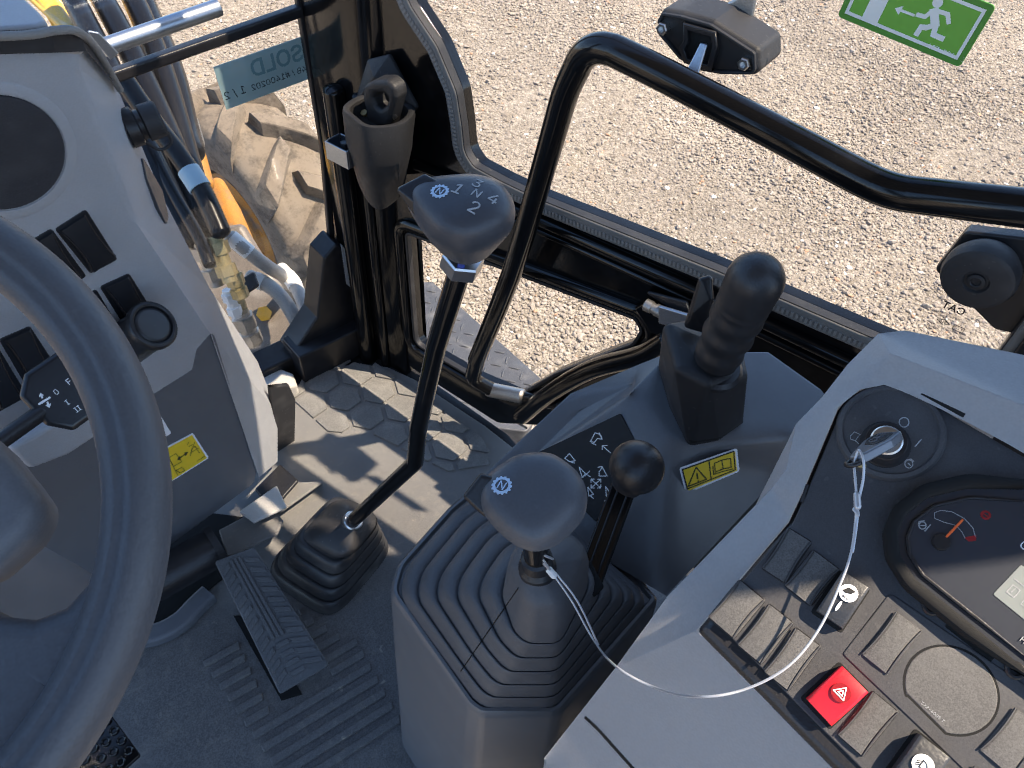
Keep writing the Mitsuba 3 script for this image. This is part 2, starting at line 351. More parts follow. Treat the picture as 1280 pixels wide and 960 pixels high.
# ================================================================== GROUND
GZ = -1.30
g = trimesh.creation.box((400, 400, .2)); g.apply_translation((0, 0, GZ - .1))
scene['ground'] = mikit.ply(g, 'mat_ground', False); labels['ground'] = {'kind': 'structure', 'label': 'pale beige crushed gravel yard around the machine', 'category': 'ground'}
def gravel():
    """loose stones on the yard to the right and in front of the cab"""
    quad = Polygon([(x, y) for x, y in (Z(180, -40, GZ)[:2], Z(1330, -60, GZ)[:2], Z(1330, 480, GZ)[:2], Z(600, 520, GZ)[:2], Z(180, 300, GZ)[:2])]).buffer(.35)
    x0, y0, x1, y1 = quad.bounds; s = .0180
    nx, ny = int((x1 - x0) / s), int((y1 - y0) / s)
    gx, gy = np.meshgrid(np.arange(nx), np.arange(ny)); q = np.stack([gx.ravel(), gy.ravel()], 1) * s + [x0, y0] + RNG.uniform(-.6, .6, (nx * ny, 2)) * s
    import shapely
    q = q[shapely.contains_xy(quad, q[:, 0], q[:, 1])]
    ico = trimesh.creation.icosahedron(); n = len(q)
    size = np.clip(RNG.lognormal(math.log(.0080), .38, n), .0035, .022)
    sh = np.stack([RNG.uniform(.8, 1.35, n), RNG.uniform(.65, 1.0, n), RNG.uniform(.42, .72, n)], 1) * size[:, None]
    v = ico.vertices[None] * (1 + RNG.uniform(-.28, .2, (n, 12, 1))) * sh[:, None, :]
    a = RNG.uniform(0, 2 * PI, n); b = RNG.normal(0, .45, n); ca, sa, cb, sb = np.cos(a), np.sin(a), np.cos(b), np.sin(b)
    x, y, z = v[..., 0], v[..., 1] * cb[:, None] - v[..., 2] * sb[:, None], v[..., 1] * sb[:, None] + v[..., 2] * cb[:, None]
    X, Y = x * ca[:, None] - y * sa[:, None], x * sa[:, None] + y * ca[:, None]
    patch = meshkit.fbm(np.c_[q * 1.1, np.zeros(n)], 3, 5)
    v = np.stack([X + q[:, :1], Y + q[:, 1:], z + GZ + (size * RNG.uniform(-.05, .5, n))[:, None] + .012 * (patch - .5)[:, None]], -1)
    tone = RNG.beta(2.2, 2.0, n); c = (V(.170, .146, .122) * (1 - tone[:, None]) + V(.315, .278, .240) * tone[:, None]) * (.82 + .36 * patch[:, None])
    w = RNG.random(n); c[w > .988] = V(.58, .56, .52); c[w < .012] = V(.34, .22, .15)
    f = (ico.faces[None] + 12 * np.arange(n)[:, None, None]).reshape(-1, 3)
    return TM(v.reshape(-1, 3), f), np.repeat(np.clip(c, 0, .85), 12, 0)
gm, gc = gravel()
scene['gravel'] = mikit.ply(gm, 'mat_stone', False, color=gc); labels['gravel'] = {'kind': 'stuff', 'label': 'loose pale crushed stone covering the yard', 'category': 'gravel'}

# ================================================================== CAB SHELL
FLOOR = Frame((0, 0, 0), (1, 0, 0), (0, 1, 0))
DOOR = Frame(Z(480, 440, 0), (.324, -.946, 0), (0, 0, 1))            # N points into the cab
FRONT = Frame(V(.193, 1.197, .05), (.995, .095, 0), (0, 0, 1))       # N points at the driver
DASH = Frame(V(.115, .877, .10), (.979, .205, 0), (0, 0, 1))
_t = math.radians(10); _k = math.radians(30)
FAS = Frame(AD(1045, 870, .46), (math.sin(_t), -math.cos(_t), 0), (math.cos(_t) * math.cos(_k), math.sin(_t) * math.cos(_k), math.sin(_k)))
UP = Frame((0, 0, 0), (1, 0, 0), (0, 1, 0))
def prism(plan, z0, z1, bev=.004): return slab(UP, plan, z0, z1, bev)
DA = lambda u, w=0: (DOOR.O + DOOR.X * u + DOOR.N * w)[:2]          # plan position of a point of the door's plane

fl = slab(FLOOR, [(-.75, -.9), (.86, -.9), (.80, .05), (.50, 1.13), (.445, 1.235), (-.62, 1.13)], -.06, -.006)
scene['floor'] = mikit.ply(fl, 'mat_satin_black', False); labels['floor'] = {'kind': 'structure', 'label': 'dark steel cab floor under the rubber mat', 'category': 'floor'}

cf = thing('cab_frame', 'glossy black steel cab frame with pillars around the front and door windows', 'cab frame')
obj('front_pillar', prism([(.447, 1.205), (.468, 1.125), (.497, 1.045), (.565, 1.07), (.55, 1.25), (.465, 1.27)], -.05, 1.66, .006), 'gloss_black', cf)
obj('pillar_tube', tube([V(.452, 1.135, -.005), V(.452, 1.135, .62)], .0185, 24), 'gloss_black', cf)
obj('pillar_tube', tube([V(.478, 1.098, -.005), V(.478, 1.098, .62)], .012, 20), 'gloss_black', cf)
obj('front_sill', cat(rbox(FRONT, -.30, .262, -.055, -.002, -.03, .035, .006), rbox(FRONT, .10, .255, -.05, .030, .0, .075, .005)), 'satin_black', cf)
q = FRONT.px([(400, 318), (416, 300), (438, 312), (441, 430), (400, 442), (360, 440), (392, 392)], .03)
obj('corner_bracket', slab(FRONT, rpoly(q, .006), -.01, .045, .006), 'satin_black', cf)
q = FRONT.px([(427, 306), (437, 318), (441, 362), (434, 356)], .05)
obj('strip_label', slab(FRONT, q, .046, .0475), 'grey_print', cf)
for a_, b_ in (((373, -6), (404, 180)), ((404, 180), (414, 300))):
    p = [FRONT.hit(*a_, .004), FRONT.hit(*b_, .004)]
    obj('edge_rubber', sweep(p, rrect(.013, .012), up=FRONT.N), 'satin_black', cf)
p = [FRONT.hit(138, 96, .006), FRONT.hit(374, 13, .006)]
obj('glazing_bar', sweep(p, rrect(.017, .018, .004), up=FRONT.N), 'satin_black', cf)
obj('front_pane', sheet(FRONT, [(-.62, -.004), (.235, -.004), (.252, 1.55), (-.60, 1.55)], .0), 'glass', cf)
roof = [(-.62, .72), (.60, .72), (.70, .50), (.79, .15), (.84, 0), (.87, -.15), (.87, -.36), (.72, -.30), (.60, -.222), (.55, -.225), (.545, -.36), (-.60, -.36), (-.66, .3)]
obj('roof', slab(UP, roof, 1.64, 1.74, .03), 'headliner', cf)
obj('door_post', rhull([V(*q, z) for z, pl in ((-.05, 1.015), (.85, 1.015), (1.66, 1.16)) for q in (DA(pl, .03), DA(pl, -.05), (.785, -.185), (.86, -.19))], .004, 1), 'satin_black', cf)
obj('side_panel', prism([(.79, -.20), (.85, -.20), (.86, -.9), (.80, -.9)], -.05, .62), 'satin_black', cf)
obj('rear_pillar', prism([(.49, -.80), (.56, -.80), (.56, -.88), (.49, -.88)], -.05, 1.68), 'gloss_black', cf)
obj('rear_pillar', prism([(-.70, -.80), (-.63, -.80), (-.63, -.88), (-.70, -.88)], -.05, 1.68), 'gloss_black', cf)
obj('rear_panel', prism([(-.73, -.86), (.80, -.86), (.80, -.91), (-.73, -.91)], -.05, .30), 'satin_black', cf)
obj('front_pillar', prism([(-.60, 1.10), (-.52, 1.12), (-.54, 1.20), (-.64, 1.18)], -.05, 1.66, .006), 'gloss_black', cf)
obj('side_pillar', prism([(-.84, .08), (-.77, .08), (-.77, .20), (-.84, .20)], -.05, 1.66, .006), 'gloss_black', cf)

# ------------------------------------------------------------------ door
dr_ = thing('cab_door', 'glossy black cab door with a large upper window and a small lower window', 'door')
up_open = [tuple(q) for q in DOOR.px([(527, 0), (560, 50), (584, 108), (590, 150), (593, 183), (604, 200), (640, 219), (687, 241), (905, 327), (1105, 412)])]
up_open = [(.10, 1.60), (.10, .98), (.122, .865)] + up_open + [(1.0, up_open[-1][1] + .008), (1.0, .85), (1.145, 1.60)]
up_path = rpoly(up_open, [.05, .1, .05, .05, .05, .05, .03, .03, .02, .03, .05, .2, .2, .01, .1, .03], 5)
low_open = [tuple(q) for q in DOOR.px([(516, 287), (655, 338), (800, 392), (808, 406), (797, 423), (760, 437), (700, 461), (652, 489), (598, 466), (526, 424)])]
low_path = rpoly(low_open, [.012, .05, .006, .012, .03, .05, .05, .02, .02, .02], 5)
outl = [(.075, .02), (.33, .015), (.45, .10), (.62, .30), (1.03, .40), (1.03, .85), (1.175, 1.632), (.075, 1.632)]
fr_ = slab(DOOR, rpoly(outl, .03), -.008, .012, .005, [ccw(up_path), ccw(low_path)])
obj('door_frame', fr_, 'gloss_black', dr_)
off = inset(ccw(up_path), -.0125)
obj('window_seal', sweep(DOOR.at(off, np.full(len(off), .017)), rrect(.024, .016, .005), True, up=DOOR.N), 'seal_rubber', dr_)
off1 = inset(ccw(up_path), -.0015)
obj('seal_lip', sweep(DOOR.at(off1, np.full(len(off1), .016)), rrect(.0035, .014, .001), True, up=DOOR.N), 'matt_black', dr_)
ls = LineString(np.vstack([off, off[:1]])); teeth = []
for d in np.arange(0, ls.length, .0062):
    a, b = ls.interpolate(d), ls.interpolate(d + .003); c = V(a.x, a.y); t = unit(V(b.x - a.x, b.y - a.y)); s_ = V(-t[1], t[0])
    if c[1] < .95 and c[0] < .98:
        fr1 = Frame(DOOR.at(c, .0), DOOR.X * t[0] + DOOR.Y * t[1], DOOR.X * s_[0] + DOOR.Y * s_[1])
        b_ = trimesh.creation.box((.0034, .0075, .0016)); b_.vertices = fr1.at(b_.vertices[:, :2] + V(0, -.002), .0256 + b_.vertices[:, 2]); teeth.append(b_)
obj('seal_ribs', cat(*teeth), 'zipper', dr_, False, kind='stuff')
p = [DOOR.hit(x, y, .016) for x, y in ((520, 205), (600, 240), (672, 274), (865, 360), (1060, 452), (1200, 512))]
obj('rail_bead', tube(p, .0095, 16, per=6), 'gloss_black', dr_)
p = [DOOR.hit(x, y, .014) for x, y in ((560, 246), (672, 288), (865, 376), (1060, 470))]
obj('rail_bead', tube(p, .006, 12, per=4), 'gloss_black', dr_)
off = inset(ccw(low_path), -.020)
obj('lower_bead', tube(DOOR.at(off, np.full(len(off), .014)), .0115, 14, True), 'gloss_black', dr_)
off = inset(ccw(low_path), -.002)
obj('lower_seal', sweep(DOOR.at(off, np.full(len(off), .012)), rrect(.006, .012, .002), True, up=DOOR.N), 'matt_black', dr_)
p = [DOOR.hit(x, y, .03) for x, y in ((652, 520), (690, 490), (740, 462), (800, 445), (835, 425))]
obj('lower_rail', tube(p, .017, 16, per=6), 'gloss_black', dr_)
obj('upper_pane', sheet(DOOR, inset(ccw(up_path), -.008), -.012), 'glass', dr_)
obj('lower_pane', sheet(DOOR, inset(ccw(low_path), -.006), -.012), 'glass', dr_)
# latch at the end of the rail
a, b = DOOR.hit(806, 380, .05), DOOR.hit(842, 398, .05)
obj('latch_pin', lathe([(0, 0), (.0075, 0), (.009, .0015), (.009, .012), (.0075, .013), (.0075, .017), (.009, .018), (.009, .030), (.006, .031), (.006, .05)], a, b - a, 24), 'dull_steel', dr_)
obj('latch_block', rhull([DOOR.hit(x, y, w) for x, y in ((826, 384), (866, 396), (862, 412), (826, 402)) for w in (.035, .06)], .003), 'zinc', dr_)
obj('latch_bracket', rhull([DOOR.hit(x, y, w) for x, y in ((798, 386), (812, 378), (860, 400), (850, 428), (815, 412)) for w in (.01, .03)], .004), 'gloss_black', dr_)
obj('latch_cover', rhull([DOOR.hit(x, y, w) for x, y in ((812, 366), (858, 378), (862, 392), (840, 384)) for w in (.012, .035)], .003), 'satin_black', dr_)

# ------------------------------------------------------------------ grab bar
gb = thing('grab_bar', 'thick glossy black tubular grab bar bent across the inside of the door', 'grab bar')
W_ = [(700, 505, .02), (655, 496, .022), (620, 490, .03), (590, 474, .055), (598, 444, .06), (640, 340, .075), (688, 180, .09), (706, 118, .095), (737, 48, .10), (830, 94, .10), (960, 161, .10), (1060, 214, .10), (1112, 240, .10), (1180, 248, .10), (1300, 262, .10)]
P_ = np.array([DOOR.hit(x, y, w) for x, y, w in W_])
P_ = fillet(P_, [0, .02, .03, .03, .02, .0, .0, .0, .055, .0, 0, 0, .16, 0, 0], 9)
p2 = spline(P_[::1], 3); rr = np.interp(np.linspace(0, 1, len(p2)), [0, .18, .3, .5, .7, 1], [.0125, .0125, .0135, .0155, .0168, .0172])
obj('bar', tube(p2, rr, 28), 'gloss_black', gb)
a, b = DOOR.hit(612, 487, .034), DOOR.hit(652, 495, .026)
obj('end_sleeve', tube([a, b], .0145, 20), 'dull_steel', gb)
obj('end_bolt', lathe([(.016, 0), (.016, .006), (.009, .007), (.009, .016), (0, .016)], DOOR.hit(655, 497, .02), b - a, 6), 'gloss_black', gb)

# ------------------------------------------------------------------ window latch on the door pane
wl = thing('window_latch', 'black diamond-shaped window latch with two hex nuts on the door glass', 'latch')
q = DOOR.px([(819, 24), (826, 12), (852, 16), (890, 27), (947, 64), (948, 90), (940, 97), (900, 96), (872, 91), (847, 76), (820, 44)], .045)
qr = rpoly(q, .008, 5)
obj('body', slab(DOOR, qr, -.012, .042, .007), 'rubber', wl)
obj('face', slab(DOOR, inset(ccw(qr), .0045), .040, .0424), 'void_black', wl)
obj('face_rim', slab(DOOR, inset(ccw(qr), .003), .042, .046, .001, [inset(ccw(qr), .006)]), 'matt_black', wl)
hole = DOOR.px([(862, 37), (890, 45), (892, 56), (886, 80), (861, 72), (857, 60), (862, 52)], .046)
obj('centre_frame', slab(DOOR, inset(ccw(hole), -.006), .042, .050, .0015, [ccw(hole)]), 'satin_black', wl)
obj('centre_recess', slab(DOOR, hole, .042, .0435), 'void', wl)
for x, y in ((829, 35), (931, 79)):
    c = DOOR.hit(x, y, .046)
    obj('hex_nut', lathe([(.0068, -.004), (.0068, .004), (.0058, .0055), (.0035, .0055), (.0035, .001), (0, .001)], c, DOOR.N, 6), 'steel', wl, False)
obj('lever', rhull([DOOR.hit(x, y, w) for x, y, w in ((877, 56, .05), (882, 57, .05), (862, 86, .062), (872, 90, .062))], .0022), 'zinc', wl)
obj('arm', rhull([DOOR.hit(x, y, w) for x, y in ((912, 6), (944, -10), (938, 25), (925, 16)) for w in (-.02, -.012)], .003), 'dull_steel', wl)
# ------------------------------------------------------------------ rubber stop
ds = thing('rubber_stop', 'round black rubber buffer on a plate at the rear of the door window', 'buffer')
q = DOOR.px([(1168, 336), (1207, 288), (1310, 300), (1330, 430), (1243, 411)], .01)
obj('plate', slab(DOOR, rpoly(q, .008), -.004, .012, .003), 'satin_black', ds)
c = DOOR.hit(1231, 332, .014); ax = unit(DOOR.N * 1.0 + V(0, 0, -.04))
obj('buffer', lathe([(.026, -.01), (.032, 0), (.036, .010), (.0365, .022), (.034, .029), (.029, .032), (.013, .033), (.0115, .030), (.0, .030)], c, ax, 48), 'rubber', ds)
obj('screw', lathe([(.0085, .030), (.0085, .0325), (.0055, .0335), (.0045, .0325), (.0045, .031), (0, .031)], c, ax, 24), 'matt_black', ds)
# ------------------------------------------------------------------ exit sign on the glass
bl, br, tr = DOOR.hit(1047, 20, -.006), DOOR.hit(1200, 84, -.006), DOOR.hit(1243, 6, -.006)
ES = Frame(bl, br - bl, tr - br); w_, h_ = np.linalg.norm(br - bl), ((tr - br) @ ES.Y)
es = thing('exit_sign', 'green and white emergency exit sticker with running figure on the door glass', 'sign')
obj('panel', slab(ES, rpoly([(0, 0), (w_, 0), (w_, h_), (0, h_)], .005), 0, .0012), 'green', es)
def fringe(d0, d1): a = Polygon(rpoly([(0, 0), (w_, 0), (w_, h_), (0, h_)], .005)); return a.buffer(-d0).difference(a.buffer(-d1))
obj('border', flat(ES, fringe(.0055, .0085), .0012), 'sign_white', es)
obj('edge', flat(ES, fringe(.0003, .0052), .0012), 'green_dark', es)
obj('door_symbol', flat(ES, Polygon([(.18 * w_, .125 * h_), (.305 * w_, .125 * h_), (.305 * w_, .80 * h_), (.18 * w_, .80 * h_)]), .0012), 'sign_white', es)
S_ = lambda l, d: LineString([(x * w_, y * h_) for x, y in l]).buffer(d * w_, cap_style='flat', join_style='mitre')
man_ = union_all([Point(.632 * w_, .755 * h_).buffer(.036 * w_), S_([(.628, .66), (.70, .42)], .030), S_([(.635, .64), (.735, .655), (.775, .53)], .015), S_([(.63, .63), (.60, .50), (.535, .485)], .015),
    S_([(.69, .44), (.645, .36), (.61, .34), (.605, .19)], .019), S_([(.70, .44), (.715, .305), (.80, .30)], .019)])
obj('running_figure', flat(ES, man_, .0012), 'sign_white', es)
arr = union_all([S_([(.42, .455), (.53, .46)], .009), Polygon([(.375 * w_, .45 * h_), (.425 * w_, .53 * h_), (.42 * w_, .38 * h_)])])
obj('arrow', flat(ES, arr, .0012), 'sign_white', es)
obj('small_print', text(ES, '497-2866  1', .0042, .86 * w_, .13 * h_, w=.0012), 'sign_white', es)
# ------------------------------------------------------------------ etched mark on the door glass
gmk = thing('glass_marking', 'small black mirrored glass maker marks printed low on the door window', 'marking')
GM = Frame(DOOR.hit(1192, 384, -.0105), DOOR.hit(1240, 404, -.0105) - DOOR.hit(1150, 366, -.0105), DOOR.Y)
pxm = np.linalg.norm(DOOR.hit(1240, 404, -.0105) - DOOR.hit(1190, 384, -.0105)) / np.hypot(50, 20)
GX = lambda x, y: GM.uv(DOOR.hit(x, y, -.0105))
def mk(s, x, y, hpx, bold=False): c = GX(x, y); return text(GM, s, hpx * pxm, c[0], c[1], 0, 0, True, bold, .0003)
obj('print', cat(mk('CAT', 1192, 385, 11, True), mk('\u00ae', 1174, 373, 4), mk('TEMPERED-CLEAR', 1186, 394, 3), mk('SAFETY GLASS', 1184, 398, 2.4), mk('AS2 M40', 1166, 408, 2.6), mk('43R-00145', 1182, 411, 2.6), mk('E20', 1198, 411, 4)), 'black_print', gmk)
c = GX(1179, 402); d = 9 * pxm
obj('symbol', cat(strokes(GM, [[(c[0] - d, c[1]), (c[0], c[1] + d * .5), (c[0] + d, c[1]), (c[0], c[1] - d * .5), (c[0] - d, c[1])]], .0009), mk('SIA', 1179, 402, 4)), 'black_print', gmk)
c = GX(1198, 411); d = 7 * pxm
obj('symbol', strokes(GM, [[(c[0] - d, c[1] - d * .6), (c[0] + d, c[1] - d * .6), (c[0] + d, c[1] + d * .6), (c[0] - d, c[1] + d * .6), (c[0] - d, c[1] - d * .6)]], .0008), 'black_print', gmk)
# ------------------------------------------------------------------ housing with a loop handle on the pillar
lh = thing('handle_housing', 'dusty black plastic housing with a loop handle on the front pillar', 'handle')
w1, w2 = .085, .0
zt = DOOR.hit(482, 146, .085)[2]
def cup_ring(px, z): return np.array([Z(x, y, z) for x, y in px])
r_top = [(428, 134), (452, 119), (490, 119), (518, 134), (513, 149), (492, 159), (458, 160), (438, 147)]
r_mid = [(432, 172), (452, 160), (492, 160), (514, 172), (512, 192), (494, 206), (462, 207), (442, 192)]
r_bot = [(446, 222), (456, 210), (490, 208), (505, 216), (505, 236), (496, 250), (476, 262), (460, 252)]
def dense(q): return np.stack([spline(np.array(q)[:, [k]], 5, True)[:, 0] for k in (0, 1, 2)], 1)
RT, RM, RB = dense(cup_ring(r_top, zt)), dense(cup_ring(r_mid, zt - .055)), dense(cup_ring(r_bot, zt - .15))
ct = RT.mean(0); inn = ct + (RT - ct) * .80
obj('cup', loft([RB, RB * .5 + RM * .5, RM, RT - V(0, 0, .004), ct + (RT - ct) * .975 + V(0, 0, .001), ct + (RT - ct) * .90 + V(0, 0, .002), inn, ct + (RT - ct) * .74 - V(0, 0, .022)]), 'housing_black', lh, 50)
obj('mouth', loft([inn - V(0, 0, .0215), inn - V(0, 0, .0205)]), 'void', lh)
obj('hood', rhull([DOOR.hit(x, y, w) for x, y, w in ((450, 124, .05), (463, 78, .03), (487, 72, .025), (519, 132, .03), (515, 140, .01), (448, 126, .01), (470, 96, .045))], .005, 2), 'housing_black', lh, 30)
obj('back_shield', slab(DOOR, rpoly(DOOR.px([(440, 140), (460, 66), (478, 52), (500, 62), (524, 140), (518, 250), (450, 215)], .0), .012), -.01, .006, .004), 'matt_black', lh)
lo = DOOR.px([(463, 158), (461, 134), (457, 118), (460, 104), (472, 98), (488, 98), (498, 107), (500, 120), (495, 138), (490, 158)], .075)
hl = DOOR.px([(471, 120), (474, 114), (485, 114), (490, 120), (487, 130), (480, 135), (474, 130)], .075)
obj('loop_handle', slab(DOOR, rpoly(lo, .012), .060, .084, .007, [ccw(rpoly(hl, .006))]), 'housing_black', lh, 50)
for x, y, c_ in ((459, 146, 'brass'), (493, 146, 'steel')):
    obj('pin', lathe([(0, 0), (.005, 0), (.005, .012), (0, .012)], DOOR.hit(x, y, .072), DOOR.N + V(0, 0, 1.6), 16), c_, lh)
br_ = thing('latch_bracket', 'open zinc-plated steel box bracket beside the loop handle housing', 'bracket')
BR = Frame(DOOR.hit(430, 186, .10), DOOR.hit(450, 199, .10) - DOOR.hit(413, 180, .10), V(0, 0, 1))
for a in ((-.024, .024, -.020, .012, .014, .017), (-.024, -.021, -.020, .012, -.014, .014), (.021, .024, -.020, .012, -.014, .014), (-.024, .024, -.020, -.017, -.014, .014), (-.021, .021, -.017, .012, -.017, -.014)):
    obj('plate', rbox(BR, *a, .001), 'zinc', br_)
obj('bolt', lathe([(0, 0), (.006, 0), (.006, .012), (.0035, .012), (.0035, .03), (0, .03)], BR.pt(.004, .014, .002), -BR.Y, 6), 'steel', br_)

# ================================================================== FLOOR MAT
fm = thing('floor_mat', 'dusty dark rubber floor mat with raised hexagon tiles and anti-slip bars', 'floor mat')
plan = [(-.70, -.80), (.70, -.80), (.74, .05), (.565, .83), (.505, 1.02), (.472, 1.085), (.43, 1.12), (.38, 1.145), (.24, 1.135), (.22, 1.14), (-.55, 1.0)]
obj('base', slab(FLOOR, rpoly(plan, .02), -.0055, .0, .0015), 'floor_rubber', fm)
hexzone = Polygon([tuple(Z(x, y, 0)[:2]) for x, y in ((366, 500), (380, 470), (440, 446), (466, 452), (600, 545), (622, 580), (560, 590), (470, 545), (410, 540))])
R_ = .041; ha = math.radians(14); HX = []
for i in range(-12, 13):
    for j in range(-12, 13):
        cx, cy = R_ * 1.5 * i, R_ * math.sqrt(3) * (j + .5 * (i % 2))
        HX.append((.37 + math.cos(ha) * cx - math.sin(ha) * cy, .98 + math.sin(ha) * cx + math.cos(ha) * cy))
for cx, cy in HX:
    a = np.arange(6) * PI / 3 + ha; hx = Polygon(np.stack([cx + (R_ - .0050) * np.cos(a), cy + (R_ - .0050) * np.sin(a)], 1)).intersection(hexzone)
    if hx.area > 4e-4 and hx.geom_type == 'Polygon':
        obj('tile', slab(FLOOR, np.array(hx.exterior.coords)[:-1], -.001, .0045, .0015, steps=2), 'floor_tile', fm)
for k in range(11):     # anti-slip bars in front of the seat, cut round the pedal
    y = .655 - .0245 * k
    l, r_ = max(-.085, -.145 + .03 * k * .6), .135 if k > 3 else .115 - .012 * (3 - k)
    segs = [(-.085 + .004 * k, -.028), (.078, r_)] if y > .53 else [(-.085 + .004 * k, r_)]
    for a, b in segs:
        obj('bar', slab(FLOOR, rpoly([(a, y - .0065), (b, y - .0065), (b + .004, y + .0065), (a, y + .0065)], .002, 3), -.001, .0055, .002, steps=2), 'floor_rubber', fm)
# raised lip round the column opening and dusty kick plate
p = [FLOOR.hit(x, y, .012) for x, y in ((150, 800), (195, 793), (225, 778), (246, 757), (262, 742))]
obj('column_lip', sweep(spline(p, 6), rrect(.034, .024, .008), up=V(0, 0, 1)), 'cover_grey', fm)
obj('opening', slab(FLOOR, [tuple(Z(x, y, 0)[:2]) for x, y in ((120, 790), (200, 780), (248, 748), (290, 715), (330, 650), (250, 640), (100, 700))], -.001, .0015), 'void', fm)
p = [FLOOR.hit(x, y, .01) for x, y in ((512, 932), (545, 975))]
obj('floor_rail', rhull([q + V(a, b, c) for q in p for a in (0, .05) for b in (0,) for c in (0, .012)], .004), 'satin_black', fm)
# floor lips by the sill
p = [FLOOR.hit(x, y, .008) for x, y in ((596, 485), (632, 512), (664, 530))]
obj('edge_lip', sweep(p, rrect(.03, .010, .003), up=V(0, 0, 1)), 'floor_rubber', fm)

# ================================================================== DASHBOARD
db = thing('dashboard', 'pale grey plastic front dashboard left of the front window, with switches and a round disc', 'dashboard')
H = DASH.hit
dv = [H(-90, 50), H(99, 68), H(99, 88), H(170, 278), H(240, 462), H(196, 490), H(-90, 640), H(-90, 300),        # 0-7 face
      H(112, 60, -.03), H(150, 118, -.13), H(205, 250, -.14), H(262, 360, -.15), H(322, 452, -.18),               # 8-12 outer border
      H(263, 417, .0), H(324, 597, .0), H(347, 577, -.06), H(347, 515, -.12), H(246, 436, .0)]                     # 13-17
dash_mesh = shell(dv, [(0, 1, 2, 3, 7), (7, 3, 4, 5, 6), (1, 8, 9, 2), (2, 9, 10, 3), (3, 10, 11, 13), (3, 13, 17, 4), (11, 12, 16, 13), (13, 16, 15, 14)], .010, 8)
obj('body', dash_mesh, 'dash_grey', db, True)
back = [q + V(.0, .10, 0) for q in dv]
obj('side_return', TM(np.vstack([[dv[k] for k in (8, 9, 10, 11, 12, 16, 15)], [dv[k] + V(-.06, .05, 0) for k in (8, 9, 10, 11, 12, 16, 15)]]), [f for i in range(6) for f in ((i, i + 1, i + 8), (i, i + 8, i + 7))]), 'dash_grey', db)
cv = [(-90, 645), (196, 489), (236, 466), (243, 440), (251, 426), (262, 417), (270, 421), (322, 592), (318, 606), (206, 689), (-90, 860)]
obj('lower_cover', slab(DASH, rpoly(DASH.px(cv), [0, 0, .01, .01, .01, .004, .006, .006, .008, 0, 0]), -.05, -.002, .003), 'cover_grey', db)
# round disc
c = DASH.uv(H(2, 193)); fr1 = DASH.moved(DASH.pt(c[0], c[1], 0))
obj('disc', lathe([(0, .0022), (.056, .0022), (.0590, .0016), (.060, .0), (.060, -.01)], fr1.O, DASH.N, 64), 'disc_fabric', db)
obj('disc_ring', lathe([(.0605, -.004), (.0612, .0016), (.063, .0020), (.071, .0014), (.0735, -.0005)], fr1.O, DASH.N, 64), 'dash_grey', db)
# rocker switches
def dash_switch(quad, icon=False):
    q = DASH.px(quad); c = q.mean(0)
    k = obj('rocker_switch', slab(DASH, rpoly(q, .004, 4), -.004, .0012, .0008), 'switch_black', db)
    ex, ey = unit(q[1] - q[0]), unit(q[3] - q[0]); w, h = np.linalg.norm(q[1] - q[0]), np.linalg.norm(q[3] - q[0])
    n = 9; g_ = []
    for i in range(n):
        t = i / (n - 1) * 2 - 1; half = w * (.36 - .07 * (1 - t * t)); z = .002 + .0065 * (1 - .55 * t * t)
        o = c + ey * t * h * .46
        g_.append([DASH.pt(*(o + ex * s), zz) for s, zz in ((-half - .003, .001), (-half, z), (half, z), (half + .003, .001))])
    obj('cap', loft(np.array(g_)), 'switch_black', k, 50)
    for s in (-1, 1):
        p = [DASH.pt(*(c + ey * t * h * .42 + ex * s * (w * (.36 - .07 * (1 - t * t)) + .001)), .0025 + .0058 * (1 - .55 * t * t)) for t in np.linspace(-1, 1, 7)]
        obj('edge', tube(p, .0007, 6), 'satin_black', k)
    if icon: obj('icon', flat(DASH, Point(*(c + ey * h * .1)).buffer(.0065).difference(Point(*(c + ey * h * .1)).buffer(.0045)), .0086), 'grey_print', k)
dash_switch([(68, 286), (107, 261), (147, 324), (113, 342)])
dash_switch([(30, 305), (64, 285), (108, 345), (72, 366)], True)
dash_switch([(124, 358), (161, 341), (200, 403), (166, 424)])
dash_switch([(84, 380), (120, 361), (160, 428), (126, 448)])
dash_switch([(-2, 424), (37, 407), (78, 470), (38, 492)])
dash_switch([(-42, 446), (-6, 428), (34, 494), (-2, 515)])
# round push knob on a black barrel
kc = H(150, 436); ka = AD(193, 405, (kc - EYE) @ FWD - .060) - kc; L_ = float(np.linalg.norm(ka)); ka = unit(ka)
kb = obj('push_knob', lathe([(.029, -.01), (.029, .0), (.027, L_ - .012), (.0275, L_ - .010)], kc, ka, 40), 'switch_black', db)
obj('ring', lathe([(.0275, L_ - .012), (.031, L_ - .010), (.031, L_ - .004), (.029, L_ - .001), (.026, L_), (.024, L_ - .001), (.023, L_ - .004), (.021, L_ - .002), (.018, L_ - .001), (.0, L_)], kc, ka, 48), 'satin_black', kb)
